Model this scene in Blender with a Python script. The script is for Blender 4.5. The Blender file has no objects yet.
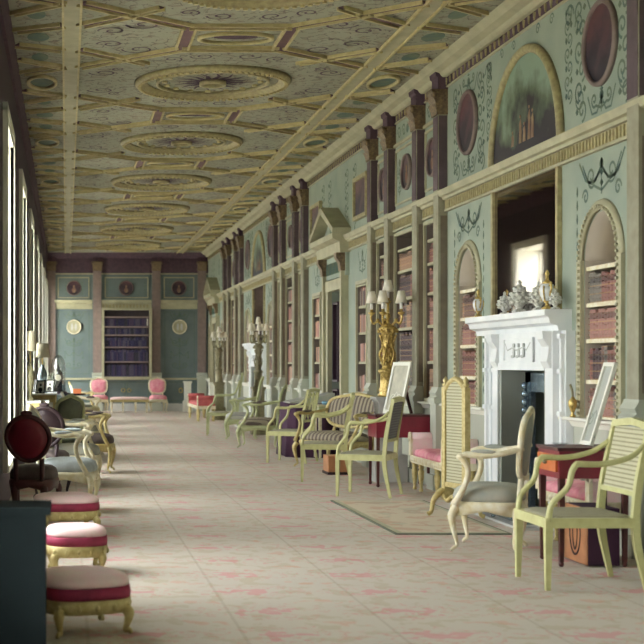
import bpy, math, random
from mathutils import Vector, Matrix
random.seed(7)
PI = math.pi
S, CO = math.sin, math.cos
sc = bpy.context.scene
col = sc.collection
XR, XL, YE, YB, ZC = 3.777, -0.52, 37.23, -4.0, 4.2
CAMH = 1.25

# ------------------------------------------------------------ mesh builder
def fR(u, v, d): return (XR - d, u, v)      # right wall: u = y, v = z, d = proud of wall
def fE(u, v, d): return (u, YE - d, v)      # end wall
def fL(u, v, d): return (XL + d, u, v)      # window wall
def fC(u, v, d): return (u, v, ZC - d)      # ceiling
def fW(u, v, d): return (u, v, d)

class MB:
    def __init__(s): s.v = []; s.f = []; s.sm = []
    def add(s, vs, fs, smooth=False):
        b = len(s.v); s.v += [tuple(p) for p in vs]
        for f in fs: s.f.append([b + i for i in f]); s.sm.append(smooth)
        return s
    def box(s, x0, x1, y0, y1, z0, z1, m=fW):
        P = [m(x, y, z) for z in (z0, z1) for y in (y0, y1) for x in (x0, x1)]
        return s.add(P, [(0,2,3,1),(4,5,7,6),(0,1,5,4),(2,6,7,3),(0,4,6,2),(1,3,7,5)])
    def cyl(s, a, b, r0, r1=None, n=12): return s.tube([a, b], [r0, r0 if r1 is None else r1], n)
    def tube(s, pts, r, n=8, ell=1.0, cap=True, square=False):
        pts = [Vector(p) for p in pts]; N = len(pts)
        if not isinstance(r, (list, tuple)): r = [r] * N
        if len(r) != N: r = [r[0] + (r[-1] - r[0]) * i / (N - 1) for i in range(N)] if len(r) == 2 else interp(r, N)
        vs = []; prev = None
        for i, p in enumerate(pts):
            t = (pts[min(i+1, N-1)] - pts[max(i-1, 0)])
            if t.length < 1e-9: t = Vector((0,0,1))
            t.normalize()
            if prev is None:
                ref = Vector((0,1,0)) if abs(t.y) < .9 else Vector((1,0,0))
                a = t.cross(ref).normalized()
            else:
                a = prev - t * prev.dot(t)
                a = a.normalized() if a.length > 1e-6 else t.orthogonal().normalized()
            prev = a; b = t.cross(a)
            for k in range(n):
                th = 2*PI*(k + (.5 if square else 0))/n
                q = r[i] * (1.414 if square and n == 4 else 1)
                vs.append(p + a*CO(th)*q + b*S(th)*q*ell)
        fs = [(i*n+k, i*n+(k+1) % n, (i+1)*n+(k+1) % n, (i+1)*n+k) for i in range(N-1) for k in range(n)]
        if cap: fs += [tuple(range(n))[::-1], tuple(range((N-1)*n, N*n))]
        return s.add(vs, fs, not square)
    def lathe(s, prof, c=(0,0,0), n=20, sx=1, sy=1):
        vs = [(c[0]+r*CO(2*PI*k/n)*sx, c[1]+r*S(2*PI*k/n)*sy, c[2]+z) for r, z in prof for k in range(n)]
        N = len(prof)
        fs = [(i*n+k, i*n+(k+1) % n, (i+1)*n+(k+1) % n, (i+1)*n+k) for i in range(N-1) for k in range(n)]
        fs += [tuple(range(n))[::-1], tuple(range((N-1)*n, N*n))]
        return s.add(vs, fs, True)
    def ball(s, c, rx, ry=None, rz=None, n=12, m=8):
        ry = rx if ry is None else ry; rz = rx if rz is None else rz
        prof = [(max(S(PI*i/m), .001), -CO(PI*i/m)) for i in range(m+1)]
        vs = [(c[0]+r*CO(2*PI*k/n)*rx, c[1]+r*S(2*PI*k/n)*ry, c[2]+z*rz) for r, z in prof for k in range(n)]
        fs = [(i*n+k, i*n+(k+1) % n, (i+1)*n+(k+1) % n, (i+1)*n+k) for i in range(m) for k in range(n)]
        fs += [tuple(range(n))[::-1], tuple(range(m*n, (m+1)*n))]
        return s.add(vs, fs, True)
    def prof(s, pr, u0, u1, m, closed=True):
        # profile [(v, d)] swept along u
        n = len(pr)
        P = [m(u0, v, d) for v, d in pr] + [m(u1, v, d) for v, d in pr]
        fs = [(i, (i+1) % n, n+(i+1) % n, n+i) for i in range(n if closed else n-1)]
        fs += [tuple(range(n))[::-1], tuple(range(n, 2*n))]
        return s.add(P, fs)
    def ring(s, cu, cv, prof, m, n=40, a0=0, a1=2*PI, su=1, sv=1):
        # closed profile [(radius, d)] swept round an arc in the (u, v) plane
        full = abs(a1-a0-2*PI) < 1e-6; N = n if full else n+1; k = len(prof)
        P = [m(cu+r*CO(a0+(a1-a0)*i/n)*su, cv+r*S(a0+(a1-a0)*i/n)*sv, d) for i in range(N) for r, d in prof]
        fs = []
        for i in range(n):
            j = (i+1) % N
            for q in range(k): fs.append((i*k+q, i*k+(q+1) % k, j*k+(q+1) % k, j*k+q))
        if not full: fs += [tuple(range(k))[::-1], tuple(range((N-1)*k, N*k))]
        return s.add(P, fs, True)
    def poly(s, pts, d0, d1, m):
        n = len(pts)
        P = [m(u, v, d0) for u, v in pts] + [m(u, v, d1) for u, v in pts]
        return s.add(P, [tuple(range(n))[::-1], tuple(range(n, 2*n))] + [(i, (i+1) % n, n+(i+1) % n, n+i) for i in range(n)])
    def disc(s, cu, cv, r, d0, d1, m, n=28, su=1, sv=1):
        return s.poly([(cu+r*su*CO(2*PI*i/n), cv+r*sv*S(2*PI*i/n)) for i in range(n)], d0, d1, m)
    def bar(s, p, q, w, d0, d1, m):
        # straight flat bar between 2D points in the (u, v) plane
        p, q = Vector(p), Vector(q); t = (q-p).normalized(); a = Vector((-t.y, t.x))*w/2
        return s.poly([tuple(p-a), tuple(q-a), tuple(q+a), tuple(p+a)], d0, d1, m)
    def ribbon(s, pts, w, d, m):
        N = len(pts); vs = []
        for i in range(N):
            a, b = Vector(pts[max(i-1, 0)]), Vector(pts[min(i+1, N-1)])
            t = b-a
            t = t.normalized() if t.length > 1e-9 else Vector((1, 0))
            ww = w if not callable(w) else w(i/(N-1))
            o = Vector((-t.y, t.x))*ww/2; p = Vector(pts[i])
            vs += [m(*(p-o), d), m(*(p+o), d)]
        return s.add(vs, [(2*i, 2*i+1, 2*i+3, 2*i+2) for i in range(N-1)])
    def build(s, name, mat, parent=None, mesh=None):
        me = bpy.data.meshes.new(name)
        me.from_pydata(s.v, [], s.f); me.validate()
        if len(me.polygons) == len(s.sm): me.polygons.foreach_set('use_smooth', s.sm)
        me.materials.append(mat); me.update()
        import bmesh
        bm = bmesh.new(); bm.from_mesh(me); bmesh.ops.recalc_face_normals(bm, faces=bm.faces); bm.to_mesh(me); bm.free()
        o = bpy.data.objects.new(name, me); col.objects.link(o)
        if parent is not None: o.parent = parent
        return o

def interp(r, N):
    out = []
    for i in range(N):
        t = i/(N-1)*(len(r)-1); k = min(int(t), len(r)-2); out.append(r[k]+(r[k+1]-r[k])*(t-k))
    return out
def smooth(pts, n=6):
    P = [Vector(p) for p in pts]; P = [2*P[0]-P[1]] + P + [2*P[-1]-P[-2]]; out = []
    for i in range(1, len(P)-2):
        a, b, c, d = P[i-1:i+3]
        for k in range(n):
            t = k/n
            out.append(.5*((2*b)+(c-a)*t+(2*a-5*b+4*c-d)*t*t+(3*b-a-3*c+d)*t**3))
    out.append(P[-2]); return out

def tag(o, label=None, cat=None, group=None, kind=None):
    if label: o['label'] = label
    if cat: o['category'] = cat
    if group: o['group'] = group
    if kind: o['kind'] = kind
    return o
def thing(name, label, cat, loc=(0,0,0), rz=0, group=None):
    o = bpy.data.objects.new(name, None); col.objects.link(o)
    o.empty_display_size = .1; o.location = loc; o.rotation_euler = (0, 0, rz)
    return tag(o, label, cat, group)
def struct(name, mb, mat, parent=None):
    o = mb.build(name, mat, parent)
    if parent is None: o['kind'] = 'structure'
    return o
def dup(root, loc, rz, label, group=None, scale=None):
    r = root.copy(); col.objects.link(r); r.location = loc; r.rotation_euler = (0, 0, rz); r['label'] = label
    if group: r['group'] = group
    if scale: r.scale = scale
    for ch in list(root.children):
        c = ch.copy(); col.objects.link(c); c.parent = r
        for g in list(ch.children):
            d = g.copy(); col.objects.link(d); d.parent = c
    return r

# ------------------------------------------------------------ materials
def lin(c): return tuple(((x/255)/12.92 if x/255 <= .04045 else ((x/255+.055)/1.055)**2.4) for x in c) + (1,)
def mat(name, rgb, rough=.6, metal=0, rgb2=None, scale=8, amt=.5, bump=0, spec=.5, bscale=None):
    m = bpy.data.materials.new(name); m.use_nodes = True; nt = m.node_tree; b = nt.nodes['Principled BSDF']
    b.inputs['Roughness'].default_value = rough; b.inputs['Metallic'].default_value = metal
    b.inputs['Specular IOR Level'].default_value = spec
    tc = nt.nodes.new('ShaderNodeTexCoord')
    nz = nt.nodes.new('ShaderNodeTexNoise'); nz.inputs['Scale'].default_value = scale; nz.inputs['Detail'].default_value = 5
    nt.links.new(tc.outputs['Object'], nz.inputs['Vector'])
    r = nt.nodes.new('ShaderNodeValToRGB'); r.color_ramp.elements[0].position = .5-.22; r.color_ramp.elements[1].position = .5+.22
    c1 = lin(rgb); c2 = lin(rgb2) if rgb2 else tuple(x*(1-amt*.35) for x in c1[:3])+(1,)
    r.color_ramp.elements[0].color = c2; r.color_ramp.elements[1].color = c1
    nt.links.new(nz.outputs['Fac'], r.inputs['Fac']); nt.links.new(r.outputs['Color'], b.inputs['Base Color'])
    if bump:
        n2 = nt.nodes.new('ShaderNodeTexNoise'); n2.inputs['Scale'].default_value = bscale or scale*4; nt.links.new(tc.outputs['Object'], n2.inputs['Vector'])
        bp = nt.nodes.new('ShaderNodeBump'); bp.inputs['Strength'].default_value = bump; bp.inputs['Distance'].default_value = .01
        nt.links.new(n2.outputs['Fac'], bp.inputs['Height']); nt.links.new(bp.outputs['Normal'], b.inputs['Normal'])
    return m
class NT:
    def __init__(s, m): s.nt = m.node_tree; s.b = s.nt.nodes['Principled BSDF']
    def n(s, t, **k):
        x = s.nt.nodes.new(t)
        for a, v in k.items(): setattr(x, a, v)
        return x
    def l(s, a, b): s.nt.links.new(a, b)
    def math(s, op, a, b=None, c=None):
        x = s.n('ShaderNodeMath', operation=op)
        for i, v in enumerate((a, b, c)):
            if v is None: continue
            if isinstance(v, (int, float)): x.inputs[i].default_value = v
            else: s.l(v, x.inputs[i])
        return x.outputs[0]
    def mix(s, f, a, b):
        x = s.n('ShaderNodeMix', data_type='RGBA')
        for i, v in ((0, f), (6, a), (7, b)):
            if isinstance(v, (int, float, tuple)): x.inputs[i].default_value = v
            else: s.l(v, x.inputs[i])
        return x.outputs[2]
    def xyz(s):
        tc = s.n('ShaderNodeTexCoord'); sp = s.n('ShaderNodeSeparateXYZ'); s.l(tc.outputs['Object'], sp.inputs[0])
        s.tc = tc; return sp.outputs
    def noise(s, scale, detail=4):
        x = s.n('ShaderNodeTexNoise'); x.inputs['Scale'].default_value = scale; x.inputs['Detail'].default_value = detail
        s.l(s.tc.outputs['Object'], x.inputs['Vector']); return x.outputs['Fac']

M = {}
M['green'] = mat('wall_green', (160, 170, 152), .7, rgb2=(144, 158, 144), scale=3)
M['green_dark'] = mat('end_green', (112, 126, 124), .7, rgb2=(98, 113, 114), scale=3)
M['scroll'] = mat('painted_scroll', (84, 108, 104), .8, rgb2=(112, 124, 98), scale=9)
M['scroll_light'] = mat('painted_scroll_light', (176, 178, 150), .8)
M['cream'] = mat('cream_moulding', (184, 180, 148), .6, rgb2=(162, 158, 130), scale=5)
M['gold_cream'] = mat('gilt_moulding', (184, 174, 126), .5, rgb2=(148, 136, 100), scale=20)
M['mauve'] = mat('pilaster_paint', (142, 124, 118), .7, rgb2=(124, 110, 104), scale=10)
M['mauve_dark'] = mat('purple_frieze', (98, 74, 84), .8, rgb2=(74, 56, 70), scale=12)
M['upper_shaft'] = mat('purple_shaft', (102, 84, 90), .75, rgb2=(86, 72, 76), scale=10)
M['lower_sides'] = mat('shaft_side_shade', (128, 116, 98), .75, rgb2=(108, 98, 84), scale=10)  # shade on the lower shafts' side faces, put into the colour
M['lower_shaft'] = mat('grey_green_shaft', (160, 158, 136), .7, rgb2=(140, 136, 114), scale=10)
M['capital'] = mat('dull_gilt_capital', (150, 128, 92), .5, rgb2=(96, 78, 68), scale=40, metal=.2)
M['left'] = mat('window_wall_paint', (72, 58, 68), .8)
M['white'] = mat('white_paint', (232, 232, 218), .55, scale=2, amt=.15)
M['dado'] = mat('dado_paint', (184, 188, 172), .65, scale=2, amt=.2)
M['marble'] = mat('white_marble', (240, 243, 242), .35, rgb2=(218, 224, 226), scale=4)
M['marble_relief'] = mat('marble_relief', (190, 194, 190), .5)
M['stone'] = mat('grey_stone', (200, 200, 194), .6, rgb2=(180, 182, 178), scale=6)
M['gilt'] = mat('gilt', (226, 202, 124), .38, metal=.55, rgb2=(150, 122, 66), scale=60, amt=.8)
M['bronze'] = mat('bronze', (122, 118, 90), .5, metal=.35, rgb2=(160, 154, 122), scale=40)
M['brass_old'] = mat('aged_gilt', (214, 200, 144), .5, metal=.2, rgb2=(180, 160, 100), scale=30, amt=.6)
M['lime'] = mat('green_gilt_paint', (204, 204, 148), .45, rgb2=(184, 182, 126), scale=14)
M['lime2'] = mat('pale_green_paint', (188, 194, 150), .5, rgb2=(168, 172, 124), scale=14)
M['offwhite'] = mat('worn_white_gilt', (234, 230, 210), .5, rgb2=(212, 198, 152), scale=18)
M['mahog'] = mat('mahogany', (88, 38, 36), .4, rgb2=(62, 26, 28), scale=7)
M['mahog_red'] = mat('red_mahogany', (136, 36, 54), .28, rgb2=(108, 28, 44), scale=6)
M['drawer'] = mat('drawer_satinwood', (214, 126, 70), .35, rgb2=(184, 98, 52), scale=10)
M['boxwood'] = mat('inlaid_box_wood', (196, 140, 98), .4, rgb2=(166, 112, 76), scale=8)
M['darkwood'] = mat('dark_wood', (50, 36, 40), .5, spec=.3)
M['door'] = mat('dark_door', (64, 40, 56), .4, rgb2=(50, 32, 46), scale=3)
M['pink'] = mat('pink_damask', (244, 206, 210), .8, rgb2=(240, 218, 214), scale=16)
M['pink_deep'] = mat('pink_silk', (222, 120, 146), .7, rgb2=(236, 176, 180), scale=14)
M['red'] = mat('crimson_band', (168, 50, 84), .7, rgb2=(130, 36, 66), scale=10)
M['red_top'] = mat('red_cover', (200, 104, 100), .8, rgb2=(180, 86, 88), scale=10)
M['greyseat'] = mat('grey_needlework', (150, 158, 150), .85, rgb2=(176, 172, 156), scale=12)
M['paleblue'] = mat('pale_blue_seat', (186, 196, 200), .85, rgb2=(160, 168, 168), scale=12)
M['greygreen'] = mat('grey_green_cloth', (116, 122, 104), .85, rgb2=(94, 100, 86), scale=14)
M['darkseat'] = mat('dark_seat_cloth', (76, 62, 62), .8, rgb2=(100, 90, 84), scale=14)
M['darkgreen'] = mat('dark_green_lacquer', (26, 34, 36), .85, spec=.1)
M['porcelain'] = mat('silver_white_porcelain', (232, 232, 222), .35, rgb2=(168, 170, 160), scale=55)
M['shade'] = mat('lamp_shade', (238, 234, 216), .8, scale=3, amt=.1)
M['shade_tan'] = mat('tan_lamp_shade', (188, 182, 158), .8, scale=3, amt=.1)
M['candle'] = mat('candle', (246, 246, 240), .5, scale=3, amt=.05)
M['steel'] = mat('polished_steel', (170, 188, 196), .25, metal=.8, rgb2=(120, 140, 156), scale=30)
M['slip'] = mat('grey_slip_stone', (168, 172, 162), .5, scale=4, amt=.2)
M['soot'] = mat('soot', (30, 26, 44), .9)
M['black'] = mat('black_lacquer', (26, 28, 36), .25)
M['niche'] = mat('niche_plaster', (192, 182, 166), .8, scale=3, amt=.15)
M['lining'] = mat('bookcase_lining', (124, 112, 102), .8)
M['case'] = mat('bookcase_back', (70, 60, 64), .8)
M['bounce_ground'] = mat('pale_bounce_ground', (196, 192, 176), 1, scale=1)
M['velvet'] = mat('purple_drape', (72, 40, 66), .9, rgb2=(58, 30, 52), scale=6)
M['paper'] = mat('drawing_paper', (206, 202, 182), .8, rgb2=(168, 168, 150), scale=9)
M['blue'] = mat('blue_glaze', (120, 168, 196), .3)
M['orange'] = mat('orange_leather', (196, 108, 62), .6)
M['clockface'] = mat('clock_face', (232, 226, 204), .4)

def ceil_mat():
    m = mat('ceiling_ground', (172, 168, 138), .85); t = NT(m); xyz = t.xyz()
    n1 = t.noise(1.2); n2 = t.noise(14, 6)
    vor = t.n('ShaderNodeTexVoronoi', feature='DISTANCE_TO_EDGE'); vor.inputs['Scale'].default_value = 9; t.l(t.tc.outputs['Object'], vor.inputs['Vector'])
    f = t.math('LESS_THAN', vor.outputs['Distance'], .05)
    f = t.math('MULTIPLY', f, t.math('GREATER_THAN', n2, .5))
    g = t.math('MULTIPLY', t.math('GREATER_THAN', n2, .58), .45)
    c = t.mix(t.math('MULTIPLY', n1, .6), lin((160, 158, 136)), lin((144, 150, 134)))
    c = t.mix(t.math('MULTIPLY', f, .75), c, lin((96, 86, 82))); c = t.mix(g, c, lin((140, 126, 108)))
    t.l(c, t.b.inputs['Base Color']); return m
M['ceil'] = ceil_mat()
M['rib_bed'] = mat('rib_bed_shade', (116, 88, 90), .8, rgb2=(96, 74, 80), scale=8)  # purple bed paints in the shade of the rib sides
M['rib_gilt'] = mat('rib_gilding', (204, 192, 142), .5, rgb2=(176, 162, 112), scale=14)

def carpet_mat():
    m = mat('carpet', (200, 196, 170), .95, spec=.1); t = NT(m); x, y, z = t.xyz()
    n1 = t.noise(.7); n2 = t.noise(7, 6); n3 = t.noise(26, 3)
    def cell(su, sv, ou, ov):
        u = t.math('SUBTRACT', t.math('FRACT', t.math('ADD', t.math('DIVIDE', x, su), ou)), .5)
        v = t.math('SUBTRACT', t.math('FRACT', t.math('ADD', t.math('DIVIDE', y, sv), ov)), .5)
        return u, v
    def dist(u, v, a, b):
        return t.math('SQRT', t.math('ADD', t.math('POWER', t.math('MULTIPLY', u, a), 2), t.math('POWER', t.math('MULTIPLY', v, b), 2)))
    nn = t.math('MULTIPLY', t.math('SUBTRACT', t.noise(11, 5), .5), 2.4)
    base = t.mix(n1, lin((210, 201, 186)), lin((190, 183, 174)))
    tan = t.math('MULTIPLY', t.math('GREATER_THAN', n2, .56), .4)
    base = t.mix(tan, base, lin((180, 166, 134)))
    u, v = cell(.72, .62, .1, .1); d = t.math('ADD', dist(u, v, 2.0, 3.0), nn)
    blob = t.math('LESS_THAN', d, .33)
    ringf = t.math('MULTIPLY', t.math('LESS_THAN', t.math('ABSOLUTE', t.math('SUBTRACT', d, .8)), .09), t.math('GREATER_THAN', n3, .5))
    u2, v2 = cell(.72, .62, .6, .6); d2 = t.math('ADD', dist(u2, v2, 2.4, 3.6), nn)
    blob2 = t.math('LESS_THAN', d2, .20)
    base = t.mix(t.math('MULTIPLY', ringf, .55), base, lin((206, 150, 140)))
    base = t.mix(t.math('MULTIPLY', blob, .55), base, lin((212, 134, 142)))
    base = t.mix(t.math('MULTIPLY', blob2, .5), base, lin((208, 160, 140)))
    seam = t.math('LESS_THAN', t.math('ABSOLUTE', t.math('SUBTRACT', t.math('FRACT', t.math('DIVIDE', t.math('ADD', x, .26), .72)), .5)), .012)
    base = t.mix(t.math('MULTIPLY', seam, .25), base, lin((150, 134, 110)))
    t.l(base, t.b.inputs['Base Color']); return m
M['carpet'] = carpet_mat()

def rug_mat():
    m = mat('rug', (206, 196, 160), .95, spec=.1); t = NT(m); x, y, z = t.xyz(); n = t.noise(5, 6); n2 = t.noise(2.2)
    c = t.mix(t.math('MULTIPLY', t.math('GREATER_THAN', n, .54), .6), lin((208, 196, 174)), lin((196, 160, 140)))
    c = t.mix(t.math('MULTIPLY', t.math('GREATER_THAN', n2, .58), .35), c, lin((168, 172, 150)))
    t.l(c, t.b.inputs['Base Color']); return m
M['rug'] = rug_mat()

def stripe_mat(name, c1, c2, axis, freq, duty=.5, rough=.8, rot=0):
    m = mat(name, c1, rough); t = NT(m); xyz = t.xyz()
    f = t.math('LESS_THAN', t.math('FRACT', t.math('MULTIPLY', xyz[axis], freq)), duty)
    n = t.noise(12)
    c = t.mix(f, lin(c1), lin(c2)); c = t.mix(t.math('MULTIPLY', n, .3), c, lin(tuple(int(q*.6) for q in c1)))
    t.l(c, t.b.inputs['Base Color']); return m
M['stripe'] = stripe_mat('brown_striped_silk', (104, 92, 80), (166, 156, 132), 1, 16)
M['cane'] = stripe_mat('cane_weave', (202, 198, 164), (150, 148, 118), 2, 40, .35)
M['cane_shade'] = stripe_mat('cane_in_shade', (120, 122, 118), (92, 94, 96), 2, 40, .35)  # the same cane darkened, shade on the chair back painted in
M['caneseat'] = stripe_mat('cane_seat', (178, 174, 148), (150, 146, 122), 1, 60, .4)
M['check'] = stripe_mat('pale_lattice_cloth', (196, 196, 184), (160, 164, 160), 1, 22, .4)
M['fern'] = mat('petit_point', (206, 196, 150), .85, rgb2=(206, 140, 140), scale=11)

def book_mat(name, c, band=(196, 160, 100)):
    m = mat(name, c, .5, spec=.3); t = NT(m); x, y, z = t.xyz(); n = t.noise(22)
    f = t.math('LESS_THAN', t.math('FRACT', t.math('MULTIPLY', z, 17)), .14)
    f2 = t.math('LESS_THAN', t.math('ABSOLUTE', t.math('SUBTRACT', z, .165)), .022)
    base = t.mix(n, lin(c), lin(tuple(int(q*.72) for q in c)))
    base = t.mix(t.math('MULTIPLY', f, .4), base, lin(band)); base = t.mix(t.math('MULTIPLY', f2, .7), base, lin(tuple(int(q*.5) for q in c)))
    t.l(base, t.b.inputs['Base Color']); return m
BOOKM = [('tan', (196, 156, 126)), ('red-brown', (160, 110, 98)), ('brown', (138, 106, 92)), ('rose-brown', (184, 136, 122)), ('grey-brown', (142, 134, 122)), ('dark brown', (96, 74, 74))]
BM = [book_mat('book_' + n.replace('-', '_').replace(' ', '_'), c) for n, c in BOOKM]
def manybooks_mat(name, cols, su, axis):
    m = mat(name, cols[0], .6, spec=.3); t = NT(m); xyz = t.xyz()
    wn = t.n('ShaderNodeTexWhiteNoise', noise_dimensions='1D')
    t.l(t.math('ADD', t.math('FLOOR', t.math('MULTIPLY', xyz[axis], su)), t.math('MULTIPLY', t.math('FLOOR', t.math('MULTIPLY', xyz[2], 3.2)), 13.7)), wn.inputs['W'])
    r = t.n('ShaderNodeValToRGB'); r.color_ramp.interpolation = 'CONSTANT'
    while len(r.color_ramp.elements) < len(cols): r.color_ramp.elements.new(.5)
    for i, c in enumerate(cols): r.color_ramp.elements[i].position = i/len(cols); r.color_ramp.elements[i].color = lin(c)
    t.l(wn.outputs['Value'], r.inputs['Fac']); t.l(r.outputs['Color'], t.b.inputs['Base Color']); return m
M['books'] = manybooks_mat('leather_spines', [c for n, c in BOOKM], 20, 1)
M['books_blue'] = manybooks_mat('dark_blue_spines', [(58, 54, 86), (44, 42, 72), (72, 58, 82), (50, 50, 60), (80, 76, 92)], 24, 0)

def glass_mat(name, tint=(1, 1, 1, 1), w=.12):
    m = bpy.data.materials.new(name); m.use_nodes = True; nt = m.node_tree; nt.nodes.remove(nt.nodes['Principled BSDF'])
    t = nt.nodes.new('ShaderNodeBsdfTransparent'); g = nt.nodes.new('ShaderNodeBsdfGlossy'); x = nt.nodes.new('ShaderNodeMixShader')
    t.inputs[0].default_value = tint; g.inputs['Roughness'].default_value = .05; x.inputs[0].default_value = w
    nt.links.new(t.outputs[0], x.inputs[1]); nt.links.new(g.outputs[0], x.inputs[2]); nt.links.new(x.outputs[0], nt.nodes['Material Output'].inputs[0]); return m
M['pane'] = glass_mat('window_glass', w=.06); M['glass'] = glass_mat('glass_dome', (.93, .94, .94, 1), .12)
M['mirror'] = mat('mirror_glass', (176, 168, 168), .03, metal=1, scale=1, amt=0, rgb2=(176, 168, 168))

def scene_paint(name, sky, mid, dark, z0, z1, scale=2.2, axis=2):
    m = mat(name, dark, .5); t = NT(m); xyz = t.xyz(); n = t.noise(scale, 6)
    g = t.math('DIVIDE', t.math('SUBTRACT', xyz[2], z0), z1-z0)
    f = t.math('ADD', g, t.math('MULTIPLY', t.math('SUBTRACT', n, .5), 1.6))
    r = t.n('ShaderNodeValToRGB'); e = r.color_ramp.elements
    e[0].position = .3; e[0].color = lin(dark); e[1].position = .85; e[1].color = lin(sky)
    k = e.new(.55); k.color = lin(mid)
    t.l(f, r.inputs['Fac']); t.l(r.outputs['Color'], t.b.inputs['Base Color']); return m
M['lunette'] = scene_paint('landscape_canvas', (138, 160, 140), (92, 106, 82), (34, 28, 38), -.05, .8, 3.0)
M['canvas'] = scene_paint('dark_canvas', (96, 60, 66), (70, 48, 58), (36, 28, 40), -.3, .3, 4)
M['canvas2'] = scene_paint('brown_canvas', (110, 84, 84), (84, 66, 72), (50, 40, 54), -.3, .3, 4)
M['flesh'] = mat('painted_flesh', (124, 88, 78), .7, rgb2=(150, 130, 100), scale=9)
# ============================================================ SETTING
lR = lambda u, v, d: (-d, u, v)
lE = lambda u, v, d: (u, -d, v)
lL = lambda u, v, d: (d, u, v)
GR = [5.93, 13.86, 21.79, 29.72]            # groups of four pilasters on the library wall
FP = [11.5, 27.36]; DR = [19.43, 35.1]      # fireplace and door bays
WIN = [24.3 + 3.965*k for k in range(-6, 4)]
ZL, ZE0, ZE1, ZP = .86, 2.757, 2.96, 3.72   # ledge, entablature, capital zone
# floor, ceiling, walls
struct('floor', MB().box(XL-.6, XR+.5, YB-.2, YE+.3, -.2, 0), M['carpet'])
ceiling = struct('ceiling', MB().box(XL-.6, XR+.5, YB-.2, YE+.3, ZC, ZC+.15), M['ceil'])
struct('bounce_plane_outside', MB().box(-60, XL-.62, -40, 80, -1.4, -1.2), M['bounce_ground'])  # unseen ground plane, added to bounce daylight up to the ceiling

def tiled(mb, ucuts, vcuts, holes, m, d0, d1):
    us = sorted(set(round(x, 4) for x in ucuts + [h[i] for h in holes for i in (0, 1)]))
    vs = sorted(set(round(x, 4) for x in vcuts + [h[i] for h in holes for i in (2, 3)]))
    inside = lambda u, v: any(h[0] < u < h[1] and h[2] < v < h[3] for h in holes)
    for i in range(len(us)-1):
        run = None
        for j in range(len(vs)):
            solid = j < len(vs)-1 and not inside((us[i]+us[i+1])/2, (vs[j]+vs[j+1])/2)
            if solid and run is None: run = vs[j]
            if not solid and run is not None:
                mb.box(us[i], us[i+1], run, vs[j], d0, d1, m); run = None
cases = []
for gi, g in enumerate(GR):
    for k, (a, b) in enumerate(((.24, .82), (1.10, 2.14), (2.42, 3.04))): cases.append((g+a, g+b, ZL, 2.70, gi, k))
side = []
for di, c in enumerate(DR):
    for s_ in (-1, 1):
        q = 1.60 if di == 0 else 1.5
        side.append((c+s_*q-.3, c+s_*q+.3, ZL, 2.27, di, s_))
NR, NS, NA = .33, 2.0, 2.33
niches = [(c+s_*1.63, ci, s_) for ci, c in enumerate(FP) for s_ in (-1, 1)]
fire = [(c-.84, c+.3, 0, 1.20) for c in FP]
doors = [(c-.47, c+.47, 0, 2.27) for c in DR]
holes = [x[:4] for x in cases] + [x[:4] for x in side] + [(y-NR, y+NR, ZL, NA) for y, _, _ in niches] + fire + doors
w = MB(); tiled(w, [YB, YE+.2], [0, ZC], holes, fR, -.34, 0)
for y, _, _ in niches:                                   # spandrels over the round heads
    for sg in (-1, 1):
        arc = [(y+sg*NR*CO(PI/2*i/10), NS+NR*S(PI/2*i/10)) for i in range(11)]
        w.poly(arc + [(y+sg*NR, NA)] if False else [(y+sg*NR, NA)] + arc, -.34, 0, fR)
w.box(XR+.34, XR+.44, YB, YE+.2, 0, ZC)
wall_right = struct('wall_right', w, M['green'])
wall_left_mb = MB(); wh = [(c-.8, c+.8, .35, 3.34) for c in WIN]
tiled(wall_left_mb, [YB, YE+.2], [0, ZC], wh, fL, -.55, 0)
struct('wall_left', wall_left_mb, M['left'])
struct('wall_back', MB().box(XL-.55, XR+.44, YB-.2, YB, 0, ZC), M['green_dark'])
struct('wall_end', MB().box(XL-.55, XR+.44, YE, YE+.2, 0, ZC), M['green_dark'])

# windows
for i, c in enumerate(WIN):
    root = thing('window_%d' % (i+1), None, None, (XL, c, .35)); root['kind'] = 'structure'
    lin_ = MB()
    for s_ in (-1, 1): lin_.box(s_*.8, s_*.74, 0, 2.99, -.5, .03, lL)
    lin_.box(-.8, .8, 2.93, 2.99, -.5, .03, lL); lin_.box(-.8, .8, 0, .05, -.5, .05, lL)
    for s_ in (-1, 1): lin_.box(s_*.74, s_*.88, 0, 3.02, 0, .04, lL)
    lin_.box(-.88, .88, 2.99, 3.06, 0, .04, lL)
    lin_.build('jamb_lining', M['white'], root)
    fr = MB()
    for u in (-.74, -.26, .22, .70): fr.box(u, u+.04, .05, 2.93, -.48, -.43, lL)
    for k in range(8): v = .05+k*(2.84/7); fr.box(-.74, .74, v, v+.035 if k not in (0, 4) else v+.06, -.48, -.43, lL)
    fr.build('window_frame', M['white'], root)
    MB().box(-.73, .73, .06, 2.9, -.46, -.455, lL).build('pane', M['pane'], root)

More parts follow.
